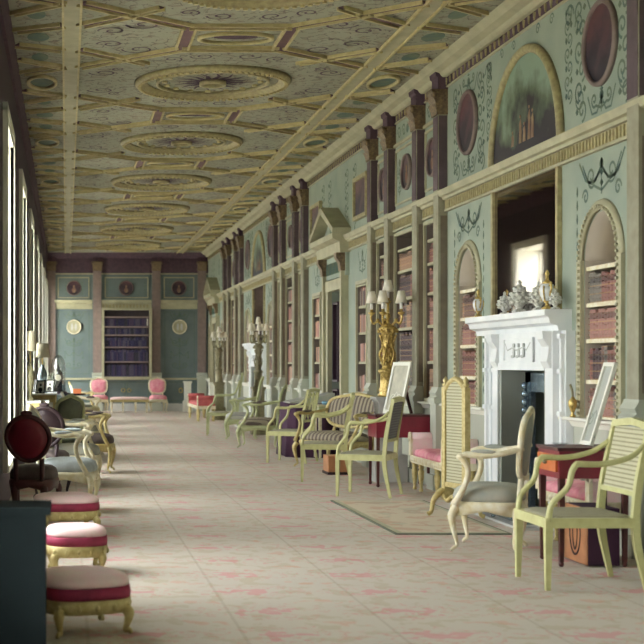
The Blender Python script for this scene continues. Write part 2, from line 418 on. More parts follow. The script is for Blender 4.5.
# ---- painted arabesques
def spiral(cu, cv, r, a0, sg, turns=1.3, n=22):
    return [(cu+sg*r*(1-.85*i/n)*CO(a0+turns*2*PI*i/n), cv+r*(1-.85*i/n)*S(a0+turns*2*PI*i/n)) for i in range(n+1)]
def arabesque(mb, u0, u1, v0, v1, m, d=.003, w_=.02, step=.42):
    c = (u0+u1)/2; hw = (u1-u0)/2*.9; v = v0+.06; k = 0
    mb.ribbon([(c, v0+.03), (c, v1-.05)], w_*.7, d, m)
    while v+step*.6 < v1:
        r = min(hw*.42, step*.28)
        for sg in (-1, 1):
            if k % 2 == 0:
                mb.ribbon([(c, v), (c+sg*hw*.25, v+step*.1)] + spiral(c+sg*(hw*.50), v+step*.38, r, -PI*.7, sg), w_, d, m)
            else:
                mb.ribbon([(c, v+step*.55), (c+sg*hw*.3, v+step*.25), (c+sg*hw*.6, v+step*.2), (c+sg*hw*.92, v+step*.62)], w_, d, m)
                mb.ribbon([(c+sg*hw*.92, v+step*.62), (c+sg*hw*.92, v+step*.05)], w_*.8, d, m)
                mb.disc(c+sg*hw*.92, v+step*.02, w_*1.3, 0, d, m, 8)
        for q in (.1, .35, .6):
            mb.poly([(c, v+step*q), (c+w_*1.6, v+step*(q+.07)), (c, v+step*(q+.16)), (c-w_*1.6, v+step*(q+.07))], 0, d, m)
        v += step; k += 1
    mb.disc(c, v1-.09, .035, 0, d, m, 14)
    if hw > .2:
        for sg in (-1, 1): mb.ribbon([(c, v1-.1), (c+sg*hw*.3, v1-.2), (c+sg*hw*.65, v1-.2), (c+sg*hw*.95, v1-.06)], w_, d, m)
def chain(mb, u, v0, v1, r, m, d=.003, w_=.022):
    v = v0+r; k = 0
    while v+r < v1:
        sg = 1 if k % 2 else -1
        mb.ribbon(spiral(u+sg*r*.35, v, r, -PI/2 if k % 2 else PI/2*3, sg), w_, d, m)
        mb.poly([(u-sg*r*.9, v-.02), (u-sg*r*.5, v), (u-sg*r*.9, v+.03), (u-sg*r*1.2, v+.005)], 0, d, m)
        v += r*1.75; k += 1
def husk(mb, u, v0, v1, m, d=.003, w_=.03):
    v = v0
    while v < v1-.05:
        mb.poly([(u, v), (u+w_/2, v+.03), (u, v+.075), (u-w_/2, v+.03)], 0, d, m); v += .1
def rect_line(mb, u0, u1, v0, v1, w_, d, m):
    mb.box(u0, u1, v0, v0+w_, 0, d, m); mb.box(u0, u1, v1-w_, v1, 0, d, m)
    mb.box(u0, u0+w_, v0+w_, v1-w_, 0, d, m); mb.box(u1-w_, u1, v0+w_, v1-w_, 0, d, m)

A = MB(); Bf = MB()         # painted scrolls; raised cream panel lines
for c in FP:
    for s_ in (-1, 1):
        n = c+s_*1.63
        arabesque(A, n-.42, n+.42, 2.42, ZE0, fR, step=.3)
        for q in (-.47, .47): husk(A, n+q, .98, 2.6, fR)
        for q in (-.40, .40): chain(A, n+q, 3.02, 3.97, .085, fR)
        chain(A, c+s_*.985, 3.2, 3.98, .06, fR, w_=.016)
        for q in (-1, 1): A.ribbon([(n+q*.02, 2.62), (n+q*.16, 2.54), (n+q*.30, 2.58), (n+q*.42, 2.72)], .022, .003, fR); A.ribbon(spiral(n+q*.30, 2.46, .06, 0, q), .02, .003, fR)
        arabesque(A, n-.3, n+.3, 3.0, 3.24, fR, step=.2); arabesque(A, n-.34, n+.34, 3.80, 3.99, fR, step=.15)
        for q in (-.43, .43): A.ribbon(spiral(n+q, 3.75, .08, 0, 1), .016, .003, fR); A.ribbon(spiral(n+q*.95, 3.2, .09, PI, -1), .016, .003, fR)
        e = c+s_*1.0
        A.ribbon(spiral(e, 3.85, .1, 0, s_), .018, .003, fR); 
    for s_ in (-1, 1):
        for q in (.3, .62): A.ribbon(spiral(c+s_*q, 3.93, .05, 0, s_), .014, .003, fR)
for di, c in enumerate(DR):
    q = 1.60 if di == 0 else 1.5
    for s_ in (-1, 1):
        arabesque(A, c+s_*q-.3, c+s_*q+.3, 2.36, ZE0, fR, step=.22)
        for e in (.6, 1.12): chain(A, c+s_*e, 3.08, 3.98, .09, fR); husk(A, c+s_*e+.0, 3.0, 3.1, fR)
        rect_line(Bf, c+s_*q-.36, c+s_*q+.36, 2.24, 2.32, .02, .02, fR)
for g in GR:
    for a, b in ((.24, .82), (1.10, 2.14), (2.42, 3.04)):
        rect_line(Bf, g+a, g+b, 3.05, 3.68, .022, .018, fR)
        mc = g+(a+b)/2
        for s_ in (-1, 1):
            A.ribbon(spiral(mc+s_*.16, 3.86, .08, 0, s_), .02, .003, fR)
            if b-a > .8: arabesque(A, mc+s_*.36-.1, mc+s_*.36+.1, 3.1, 3.62, fR, step=.2, w_=.012); A.ribbon(spiral(mc+s_*.38, 3.86, .08, 0, s_), .02, .003, fR)
        A.disc(mc, 3.86, .05, 0, .003, fR, 12)
A.build('painted_scrolls', M['scroll'], wall_right)
Bf.build('panel_beading', M['cream'], wall_right)

# ---- entablatures (trim)
def dent(mb, u0, u1, step, v0, v1, d0, d1, m, fill=.5):
    n = int((u1-u0)/step)
    for i in range(n): mb.box(u0+i*step, u0+i*step+step*fill, v0, v1, d0, d1, m)
e = MB(); e.prof([(ZE0, 0), (ZE0, .035), (ZE0+.02, .035), (ZE0+.02, .02), (ZE0+.115, .02), (ZE0+.115, .05), (ZE0+.14, .055), (ZE0+.15, .085), (ZE1-.02, .095), (ZE1, .105), (ZE1, 0)], 5.0, YE, fR)
t1 = struct('trim_1', e, M['cream'])
fl = MB(); dent(fl, 5.0, YE-.1, .062, ZE0+.026, ZE0+.108, .02, .034, fR, .45)
fl.build('fluting', M['gold_cream'], t1)
cr = MB(); cr.prof([(4.085, 0), (4.085, .05), (4.10, .07), (4.125, .085), (4.15, .15), (4.17, .17), (ZC, .215), (ZC, 0)], YB, YE, fR)
cr.prof([(3.985, 0), (3.985, .02), (4.0, .02), (4.0, 0)], YB, YE, fR)
cr.prof([(ZP, 0), (ZP, .03), (ZP+.03, .03), (ZP+.03, 0)], GR[0], GR[0]+3.2, fR)
for g in GR[1:]: cr.prof([(ZP, 0), (ZP, .03), (ZP+.03, .03), (ZP+.03, 0)], g, g+3.2, fR)
t2 = struct('trim_2', cr, M['cream'])
fz = MB(); fz.box(5, YE, 4.0, 4.085, 0, .012, fR); fz.build('frieze_ground', M['mauve_dark'], t2)
an = MB(); u = 5.0
while u < YE-.1:
    an.poly([(u, 4.01), (u+.01, 4.035), (u+.018, 4.07), (u, 4.08), (u-.018, 4.07), (u-.01, 4.035)], .012, .024, fR); u += .13
an.build('anthemion', M['gold_cream'], t2)
lc = MB(); lc.prof([(3.95, 0), (3.95, .03), (4.1, .04), (4.2, .05), (4.2, 0)], YB, YE, fL)
struct('trim_3', lc, M['mauve_dark'])
# ledge and dado
def clear(a, b, blocks):
    out = [(a, b)]
    for x0, x1 in blocks: out = [p for s0, s1 in out for p in ((s0, min(s1, x0)), (max(s0, x1), s1)) if p[1]-p[0] > .02]
    return out
blk = [(c-.98, c+.94) for c in FP] + [(c-.82, c+.85) for c in DR]
lg = MB()
for a, b in clear(YB, YE, blk):
    lg.prof([(ZL-.07, 0), (ZL-.07, .03), (ZL-.03, .05), (ZL-.02, .09), (ZL, .09), (ZL, -.0)], a, b, fR)
struct('trim_4', lg, M['white'])
bs = MB()
for a, b in clear(YB, YE, blk): bs.prof([(0, 0), (0, .05), (.14, .05), (.17, .02), (.17, 0)], a, b, fR); 
struct('baseboard_right', bs, M['dado'])
dd = MB()
for a, b in clear(YB, YE, blk): dd.box(a, b, .17, ZL-.07, 0, .015, fR)
dd.build('dado_panel', M['dado'], wall_right)

# ---- pilasters
def pilaster(name, face, org, wd, proj, shaft_m, lit_m, zt=ZC, cap_m='brass_old', par=None):
    r = thing(name, None, None, org); r['kind'] = 'structure'
    a = MB(); a.box(0, wd, ZL+.16, ZP, 0, proj-.008, face); a.build('shaft', M[lit_m], r)
    p = MB(); p.box(.012, wd-.012, 2.98, ZP-.01, proj-.008, proj-.003, face); p.box(-.002, wd+.002, 2.98, ZP-.01, .004, proj-.014, face)
    p.build('painted_panel', M[shaft_m], r)
    MB().box(-.002, wd+.002, ZL+.2, 2.72, .004, proj-.03, face).build('lower_sides', M['lower_sides' if shaft_m != 'mauve' else 'mauve'], r)
    b = MB(); b.prof([(ZL, 0), (ZL, proj+.04), (ZL+.05, proj+.04), (ZL+.07, proj+.015), (ZL+.1, proj+.03), (ZL+.14, proj+.005), (ZL+.16, proj), (ZL+.16, 0)], -.03, wd+.03, face)
    b.box(-.01, wd+.01, 0, ZL, 0, proj+.02, face); b.box(-.03, wd+.03, 0, .15, 0, proj+.05, face); b.build('pedestal', M['dado'], r)
    c = MB()
    c.prof([(ZP, 0), (ZP, proj+.008), (ZP+.03, proj+.01), (ZP+.12, proj+.02), (ZP+.2, proj+.05), (ZP+.22, proj+.06), (ZP+.25, proj+.06), (ZP+.25, 0)], -.015, wd+.015, face)
    for k in range(4):
        for row, zz in ((0, .03), (1, .1)):
            uu = wd*(k+.5)/4
            P = [face(uu-.02, ZP+zz, proj+.01), face(uu+.02, ZP+zz, proj+.01), face(uu+.026, ZP+zz+.06, proj+.035+.01*row), face(uu, ZP+zz+.085, proj+.055+.01*row), face(uu-.026, ZP+zz+.06, proj+.035+.01*row)]
            c.add(P, [(0, 1, 2, 3, 4)]); c.add([face(uu, ZP+zz, proj), P[2], P[3], P[4]], [(0, 1, 2), (0, 3, 2)])
    for uu in (-.01, wd+.01): c.ring(uu, ZP+.2, [(.018, proj+.01), (.036, proj+.01), (.036, proj+.055), (.018, proj+.055)], face, 12)
    c.build('capital', M[cap_m], r)
    if zt > ZP+.26:
        q = MB(); q.prof([(ZP+.25, 0), (ZP+.25, proj), (4.085, proj), (4.1, proj+.02), (4.14, proj+.025), (ZC-.01, proj+.03), (ZC-.01, 0)], -.02, wd+.02, face)
        q.build('entablature_block', M['mauve_dark'], r)  # dark purple puts the shade of the block's side faces into its colour
    return r
tn = 5
for g in GR:
    for off in (0, .86, 2.18, 3.08):
        pilaster('trim_%d' % tn, lR, (XR, g+off, 0), .19, .10, 'upper_shaft', 'lower_shaft', cap_m='capital'); tn += 1
for x in (.72, 2.29, 3.5, -.5):
    pilaster('trim_%d' % tn, lE, (x, YE, 0), .22, .1, 'mauve', 'mauve', cap_m='capital'); tn += 1

# end wall mouldings
e = MB()
for a, b in ((-.3, .70), (.95, 2.27), (2.52, 3.49)):
    e.prof([(2.71, 0), (2.71, .03), (2.86, .04), (2.88, .1), (2.95, .12), (2.95, 0)], a, b, fE)
    rect_line(e, a+.08, b-.08, 3.0, 3.56, .025, .02, fE)
e.prof([(ZL-.03, 0), (ZL-.03, .05), (ZL+.02, .06), (ZL+.02, 0)], XL, XR, fE); e.prof([(3.63, 0), (3.63, .03), (3.66, .03), (3.66, 0)], XL, XR, fE)
t = struct('trim_40', e, M['cream'])
f2 = MB(); dent(f2, .97, 2.25, .09, 2.72, 2.83, .03, .05, fE); f2.build('fluting', M['gold_cream'], t)
e = MB(); e.box(XL, XR, 3.67, 4.2, 0, .05, fE); e.prof([(4.05, 0), (4.05, .07), (4.2, .2), (4.2, 0)], XL, XR, fE)
struct('trim_41', e, M['mauve_dark'])
e = MB(); e.box(XL, XR, 0, .2, 0, .04, fE); struct('baseboard_end', e, M['stone'])
e = MB()
for a, b in ((-.2, .62), (2.62, 3.42)):
    arabesque(e, a+.12, b-.12, 1.05, 2.0, fE, step=.3); rect_line(e, a, b, .98, 2.64, .015, .004, fE); arabesque(e, a+.1, b-.1, 2.45, 2.66, fE, step=.15)
for a, b in ((-.2, .62), (1.0, 1.58), (1.62, 2.2), (2.62, 3.42)): rect_line(e, a, b, .26, .78, .02, .004, fE)
for x in (1.1, 2.1, .0, .44, 2.76, 3.24): husk(e, x, 3.08, 3.5, fE)
e.build('painted_scrolls', M['scroll'], bpy.data.objects['wall_end'])
e = MB()
for x in (1.52, 1.68): e.ring(x, .55, [(.04, .0), (.055, 0), (.055, .02), (.04, .02)], fE, 16)
e.ring(3.05, .55, [(.05, .0), (.07, 0), (.07, .02), (.05, .02)], fE, 18, su=.8)
e.build('brass_rings', M['gilt'], bpy.data.objects['wall_end'])

# ---- ceiling ribs
CX = 1.53; CY = [14.6+3.95*k for k in range(-3, 6)]
rb = MB(); lb = MB(); gl = MB(); orn = MB(); med = MB(); dk = MB()
def rib(p, q, w_=.115):
    (lb if w_ > .12 else rb).bar(p, q, w_, 0, .012, fC)
    t = (Vector(q)-Vector(p)).normalized(); a = Vector((-t.y, t.x))*(w_/2)
    for s_ in (-1, 1): gl.bar(Vector(p)+a*s_, Vector(q)+a*s_, .02, 0, .032, fC)
for cy in CY:
    P = lambda dx, dy: (CX+dx, cy+dy)
    for s in (-1, 1):
        for q in (-1, 1):
            if cy+q*1.5 > YE-.3: continue
            rib(P(s*1.40, q*.75), P(s*.97, q*1.12)); rib(P(s*.97, q*1.12), P(s*.45, q*1.55))
            rib(P(s*1.40, q*1.50), P(s*.97, q*1.12)); rib(P(s*.97, q*1.12), P(s*.74, q*.90), .07)
            rib(P(s*1.56, q*.75), P(s*1.98, q*.45)); rib(P(s*1.56, q*1.5), P(s*1.98, q*1.7)); rib(P(s*1.56, q*.75), P(s*1.98, q*1.1), .07)
            rib(P(s*.45, q*1.55), P(s*.45, q*1.975)); rib(P(s*.62, q*1.62), P(s*1.36, q*1.62), .06) if False else None
            orn.ribbon(spiral(CX+s*.85, cy+q*1.5, .16, 0, s), .022, .006, fC); orn.ribbon(spiral(CX+s*1.12, cy+q*1.72, .13, PI, -s), .02, .006, fC)
            orn.ribbon(spiral(CX+s*1.15, cy+q*.45, .15, 0, s), .022, .006, fC); orn.ribbon(spiral(CX+s*1.0, cy+q*.62, .08, 1, -s), .018, .006, fC)
            orn.ribbon(spiral(CX+s*.22, cy+q*1.2, .12, 0, s), .02, .006, fC); orn.ribbon(spiral(CX+s*.5, cy+q*1.08, .1, 2, s), .018, .006, fC)
            dk.disc(CX+s*1.78, cy+q*1.15, .08, 0, .004, fC, 16, 1, 2)
        dk.disc(CX+s*1.78, cy, .12, 0, .004, fC, 20, 1, 2.4); gl.ring(CX+s*1.78, cy, [(.13, 0), (.16, 0), (.16, .03), (.13, .03)], fC, 24, su=1, sv=2.2)
        dk.disc(CX+s*1.78, cy+1.975, .1, 0, .004, fC, 20, 1, 1.6)
    rib(P(-.45, 1.55), P(.45, 1.55)); rib(P(-.45, -1.55), P(.45, -1.55))
    gl.ring(CX, cy+1.975, [(.26, 0), (.29, 0), (.29, .03), (.26, .03)], fC, 28, su=1.2, sv=.7)
    orn.disc(CX, cy+1.975, .1, 0, .006, fC, 16, 2, .7)
    for a in range(16):
        th = 2*PI*a/16
        orn.ribbon([(CX+.14*CO(th), cy+.14*S(th)), (CX+.3*CO(th+.12), cy+.3*S(th+.12)), (CX+.42*CO(th), cy+.42*S(th))], lambda t: .05*(1-t)+.01, .01, fC)
        gl.disc(CX+.5*CO(th), cy+.5*S(th), .03, 0, .02, fC, 8)
    med.ring(CX, cy, [(.68, 0), (.68, .02), (.72, .025), (.73, .05), (.79, .055), (.81, .03), (.81, 0)], fC, 56)
    med.ring(CX, cy, [(.56, 0), (.56, .035), (.59, .035), (.59, 0)], fC, 48); med.ring(CX, cy, [(.1, 0), (.1, .05), (.14, .05), (.14, 0)], fC, 24)
    for a in range(72):
        th = 2*PI*a/72; gl.disc(CX+.76*CO(th), cy+.76*S(th), .02, .05, .068, fC, 6)
for s in (-1, 1): rib((CX+s*1.48, 1), (CX+s*1.48, YE), .15)
rb.build('ceiling_ribs', M['rib_bed'], ceiling); lb.build('long_bands', M['cream'], ceiling); gl.build('gilt_beading', M['rib_gilt'], ceiling)
med.build('ring_mouldings', M['gold_cream'], ceiling); orn.build('plaster_scrolls', M['mauve_dark'], ceiling); dk.build('painted_ovals', M['scroll'], ceiling)

# ============================================================ WALL FITTINGS
def portrait(face, loc, r, label, group=None, cm='canvas', sq=None):
    t = thing('portrait_roundel' if sq is None else 'framed_picture', label, 'painting', loc, 0, group)
    if sq is None:
        f = MB(); f.ring(0, 0, [(r*.89, 0), (r*.89, .03), (r*.94, .04), (r, .025), (r, 0)], face, 36); f.build('frame', M['mauve'], t)
        MB().disc(0, 0, r*.9, .002, .012, face).build('canvas', M[cm], t)
        if r < .25: s = MB(); s.disc(0, r*.2, r*.17, .012, .016, face, 18, .8, 1.1); s.disc(0, -r*.3, r*.3, .012, .015, face, 18, .9, 1.1); s.build('sitter', M['flesh'], t)
    else:
        f = MB(); w_, h = sq; rect_line(f, -w_/2, w_/2, -h/2, h/2, .05, .05, face); f.build('frame', M['gold_cream'], t)
        MB().box(-w_/2+.04, w_/2-.04, -h/2+.04, h/2-.04, .002, .02, face).build('canvas', M[cm], t)
    return t
cn = ['near', 'far']
gn = ['beside the camera', 'between near fireplace and near door', 'between near door and far fireplace', 'between far fireplace and far door']
for ci, c in enumerate(FP):
    for s_, sd in ((-1, 'right'), (1, 'left')):
        portrait(lR, (XR, c+s_*1.63, 3.515), .305, 'dark oval-looking roundel painting high up just %s of the %s arched landscape' % (sd, cn[ci]))
    t = thing('lunette_painting', 'arched landscape painting with small figures above the %s fireplace' % cn[ci], 'painting', (XR, c, ZE1))
    f = MB(); f.ring(0, 0, [(.83, 0), (.83, .03), (.85, .05), (.88, .05), (.9, .03), (.9, 0)], lR, 36, 0, PI); f.build('frame', M['gold_cream'], t)
    MB().poly([(.84*CO(PI*i/30), .84*S(PI*i/30)) for i in range(31)], .002, .012, lR).build('canvas', M['lunette'], t)
    for u, h in ((.1, .2), (.0, .13), (-.12, .24), (-.2, .2), (.3, .1)): s = MB(); s.poly([(u-.03, .12), (u+.035, .12), (u+.02, .12+h*.6), (u+.03, .12+h*.8), (u-.012, .12+h), (u-.03, .12+h*.7)], .012, .015, lR); s.disc(u, .13+h*1.05, .014, .012, .016, lR, 10); s.build('figure', M['flesh'], t)
for gi, g in enumerate(GR[1:], 1):
    for k, o_ in enumerate((.53, 1.62, 2.73)):
        portrait(lR, (XR, g+o_, 3.376), .2, 'small round portrait, %s of the three %s' % (('rightmost', 'middle', 'leftmost')[k], gn[gi]))
for s_, sd in ((-1, 'right'), (1, 'left')):
    portrait(lR, (XR, 19.43+s_*1.6, 3.38), 0, 'gilt framed dark picture %s of the near pediment' % sd, None, 'canvas2', (.8, .55))
for x, sd in ((.21, 'over the left cream plaque'), (1.6, 'above the end bookcase'), (3.0, 'over the right cream plaque')):
    portrait(lE, (x, YE, 3.27), .2, 'small dark round portrait on the end wall, %s' % sd)
for x, sd in ((.21, 'left'), (3.02, 'right')):
    t = thing('plaque', 'round cream relief plaque on the end wall, %s of the bookcase' % sd, 'plaque', (x, YE, 2.235))
    MB().disc(0, 0, .18, 0, .03, lE).build('disc', M['cream'], t); MB().ring(0, 0, [(.17, 0), (.17, .05), (.195, .05), (.195, 0)], lE, 32).build('rim', M['offwhite'], t)
    s = MB(); s.disc(-.05, 0, .03, .03, .045, lE, 12, 1, 3); s.disc(.05, 0, .03, .03, .045, lE, 12, 1, 3); s.build('relief', M['stone'], t)

# bookcases, built into the wall
def bookcase(face, loc, w_, h, shelves, label, zc=0, depth=.28, arch=False, mback='case'):
    t = thing('bookcase', label, 'bookcase', loc)
    MB().box(-w_/2, w_/2, 0, h, -depth-.03, -depth, face).build('back_panel', M['niche' if arch else mback], t)
    for z in shelves:
        MB().box(-w_/2+.003, w_/2-.003, z-.03, z, -depth, -.012, face).build('shelf', M['cream' if not arch else 'offwhite'], t)
    ln = MB(); hs = (NS-ZL) if arch else h
    for s in (-1, 1): ln.box(min(s*w_/2, s*(w_/2-.003)), max(s*w_/2, s*(w_/2-.003)), 0, hs, -depth, -.004, face)
    if arch: ln.ring(0, NS-ZL, [(NR-.003, -.28), (NR-.003, -.004), (NR-.0005, -.004), (NR-.0005, -.28)], face, 24, 0, PI)
    else: ln.box(-w_/2, w_/2, h-.003, h, -depth, -.004, face)
    ln.build('lining', M['niche' if arch else 'lining'], t)
    f = MB()
    if arch:
        k = 22; path = [(NR, z) for z in (0,)]
        pr = [(NR+.005, 0), (NR+.005, .03), (NR+.05, .03), (NR+.08, .015), (NR+.085, 0)]
        f.ring(0, NS-ZL, pr, face, 26, 0, PI)
        for s in (-1, 1): f.box(s*(NR+.005), s*(NR+.085), 0, NS-ZL, 0, .03, face)
        b = f
        for i in range(27):
            th = PI*(i+.5)/27; b.disc((NR+.03)*CO(th), NS-ZL+(NR+.03)*S(th), .014, .03, .045, face, 6)
        z = .03
        while z < NS-ZL:
            for s in (-1, 1): b.disc(s*(NR+.03), z, .014, .03, .045, face, 6)
            z += .045
        b.build('surround', M['cream'], t)
    else:
        rect_line(f, -w_/2-.035, w_/2+.035, 0, h+.035, .035, .025, face); f.build('surround', M['cream'], t)
    return t
ZSH = [2.55, 2.306, 1.996, 1.657, 1.28, .875]
ZN = [1.955, 1.69, 1.43, 1.135, .875]
bookrows = []      # (y0, y1, z, clear height, bookcase words, shelf words)
cw = ['first slim bookcase left of the near fireplace', 'wide bookcase between the big candelabra and fireplace', 'second slim bookcase left of the near fireplace']
cl = [['slim bookcase nearest the %s', 'wide bookcase in the middle of the pilasters %s', 'slim bookcase farthest along the pilasters %s']]
for (y0, y1, z0, z1, gi, k) in cases:
    if gi == 0: continue
    lab = ('slim built-in bookcase, right one', 'wide built-in bookcase, middle one', 'slim built-in bookcase, left one')[k] + ' of three ' + gn[gi]
    bookcase(lR, (XR, (y0+y1)/2, z0), y1-y0, z1-z0, [z-z0 for z in ZSH], lab)
    for i, z in enumerate(ZSH[1:]): bookrows.append((y0+.01, y1-.01, z, ZSH[i]-.03-z, gi, k, i))
for (y0, y1, z0, z1, di, s_) in side:
    bookcase(lR, (XR, (y0+y1)/2, z0), y1-y0, z1-z0, [z-z0 for z in (1.996, 1.657, 1.28, .875)], 'short bookcase directly %s of the %s pedimented door' % ('right' if s_ < 0 else 'left', cn[di]))
    for i, z in enumerate((1.996, 1.657, 1.28, .875)): bookrows.append((y0+.01, y1-.01, z, .27, 10+di, s_, i))
for y, ci, s_ in niches:
    bookcase(lR, (XR, y, ZL), NR*2, NA-ZL, [z-ZL for z in ZN], 'round-arched bookcase niche just %s of the %s white fireplace' % ('right' if s_ < 0 else 'left', cn[ci]), arch=True)
    for i, z in enumerate(ZN[1:]): bookrows.append((y-NR+.01, y+NR-.01, z, ZN[i]-.03-z, 20+ci, s_, i))
t = thing('bookcase', 'tall bookcase of dark blue books on the end wall', 'bookcase', (1.61, YE, .88))
MB().box(-.62, .62, 0, 1.83, .0, .01, lE).build('back_panel', M['case'], t)
ezs = (1.63, 1.37, 1.15, .83, .44, .035)
for z in ezs: MB().box(-.6, .6, z-.035, z, .01, .2, lE).build('shelf', M['mauve'], t)
f = MB(); rect_line(f, -.66, .66, -.03, 1.86, .06, .22, lE); f.build('surround', M['cream'], t)

# books
order = ['first', 'second', 'third', 'fourth', 'fifth', 'sixth', 'seventh', 'eighth', 'ninth', 'tenth', 'eleventh', 'twelfth', 'thirteenth', 'fourteenth', 'fifteenth', 'sixteenth', 'seventeenth', 'eighteenth', 'nineteenth', 'twentieth', 'twenty-first', 'twenty-second', 'twenty-third', 'twenty-fourth']
bk = {}
def book_mesh(ci, th, hh):
    key = (ci, th, hh)
    if key not in bk:
        b = MB(); n = 5; dd_ = .16
        pr = [(-.0, th/2), (-.0, -th/2)]
        pts = [(dd_, -th/2+.002), (.012, -th/2+.002)] + [(-.010*CO(PI*(i/n-.5))+.012, (-th/2+.002)+(th-.004)*i/n) for i in range(n+1)] + [(.012, th/2-.002), (dd_, th/2-.002)]
        k = len(pts); b.add([(x, y, 0) for x, y in pts] + [(x, y, hh) for x, y in pts], [tuple(range(k))[::-1], tuple(range(k, 2*k))] + [(i, (i+1) % k, k+(i+1) % k, k+i) for i in range(k)])
        for z in (.14, .3, .5, .7, .86): b.box(-.002, .006, -th/2+.006, th/2-.006, hh*z-.004, hh*z+.004)
        o = b.build('book', BM[ci]); me = o.data; bpy.data.objects.remove(o); bk[key] = me
    return bk[key]
rest = MB(); nb = 0
rn = random.Random(3)
def shelf_words(i, n): return ('top', 'second', 'third', 'fourth', 'bottom')[i] if i < n-1 else 'bottom'
for (y0, y1, z, hgt, gi, k, i) in bookrows:
    single = gi == 20 or gi == 1
    if not single:
        y = y0
        while y < y1-.03:
            th = rn.uniform(.035, .06); th = min(th, y1-y); hh = hgt*rn.uniform(.78, .93)
            rest.box(XR+.025, XR+.18, y+.001, y+th-.001, z+.002, z+min(hh, hgt-.01)); y += th
        continue
    if gi == 20: wl, th0, nr = ('niche %s of the near fireplace' % ('right' if k < 0 else 'left')), .055, 4
    else: wl, th0, nr = ('slim bookcase nearest the fireplace', 'wide bookcase behind the large candelabrum', 'slim bookcase beyond the large candelabrum')[k], .0555, 5
    n = int((y1-y0-.01)/th0); ci = rn.randrange(5); y = y1
    for j in range(n):
        if rn.random() < .3: ci = rn.randrange(6)
        hh = round(min(hgt*.93, hgt*rn.choice((.80, .86, .92))), 3)
        o = bpy.data.objects.new('book', book_mesh(ci, th0, hh)); col.objects.link(o)
        y -= th0; o.location = (XR+.025, y+th0/2, z+.0005)
        tag(o, '%s book, %s from left, %s shelf, %s' % (BOOKM[ci][0], order[j], shelf_words(i, nr), wl), 'book', 'leather books in the %s' % wl); nb += 1
print('BOOKS', nb)
tag(rest.build('distant_books', M['books']), 'rows of leather books filling the farther bookcases', 'books', None, 'stuff')
eb = MB()
for j, z in enumerate(ezs[1:]):
    x = -.59; hgt = ezs[j]-.04-z
    while x < .53:
        th = rn.uniform(.03, .05); hh = hgt*rn.uniform(.78, .95) if hgt > .25 else hgt*.9
        eb.box(1.61+x, 1.61+x+th-.003, YE-.16, YE-.02, .88+z+.001, .88+z+hh); x += th
tag(eb.build('dark_blue_books', M['books_blue']), 'rows of dark blue books in the end wall bookcase', 'books', None, 'stuff')
mt = MB(); mt.box(2.14, 2.17, YE-.17, YE-.165, 2.27, 2.45); 
tag(mt.build('paper_slip', M['white']), 'small white card on an upper shelf of the end bookcase', 'card')

# doors with pediments
for di, c in enumerate(DR):
    r = thing('door_%d' % (di+1), None, None, (XR, c, 0)); r['kind'] = 'structure'
    d = MB(); d.box(-.47, .47, 0, 2.27, -.30, -.26, lR)
    for v0, v1 in ((.15, .9), (1.0, 2.12)):
        for s in (-1, 1): rect_line(d, min(s*.06, s*.42), max(s*.06, s*.42), v0, v1, .03, -.24, lR)
    d.build('door_leaf', M['door'], r)
    f = MB()
    for s in (-1, 1): f.box(s*.47, s*.6, 0, 2.4, 0, .06, lR)
    f.box(-.6, .6, 2.27, 2.42, 0, .07, lR); f.build('door_frame', M['cream'], r)
    g_ = MB(); g_.box(-.78, .78, 2.44, 2.74, 0, .05, lR); g_.build('overdoor', M['green'], r); g2 = MB(); dent(g2, -.6, .6, .06, 2.5, 2.66, .05, .062, lR, .4); g2.build('fluting', M['scroll'], r)
    for s in (-1, 1):
        q = MB(); q.box(s*.66-.05, s*.66+.05, 0, 2.5, 0, .1, lR); q.box(s*.66-.08, s*.66+.08, 0, .2, 0, .13, lR)
        q.build('column', M['cream'], r)
    for s in (-1, 1):
        cp = MB(); cp.prof([(2.5, 0), (2.5, .11), (2.6, .12), (2.68, .17), (2.74, .17), (2.74, 0)], s*.66-.08, s*.66+.08, lR); cp.build('capital', M['capital'], r)
    p = MB(); p.prof([(2.74, 0), (2.74, .14), (2.88, .15), (2.92, .24), (2.99, .25), (2.99, 0)], -.86, .86, lR)
    for s in (-1, 1): p.poly([(s*.88, 2.99), (s*.88, 3.06), (0, 3.42), (0, 3.33)], 0, .25, lR)
    p.build('pediment', M['cream'], r); pt = MB(); pt.poly([(-.8, 2.99), (.8, 2.99), (0, 3.33)], 0, .08, lR); pt.build('tympanum', M['green'], r)
    k = MB(); arabesque(k, -.25, .25, 3.0, 3.25, lambda u, v, d_: lR(u, v, d_+.081), step=.12); k.build('relief', M['scroll'], r)

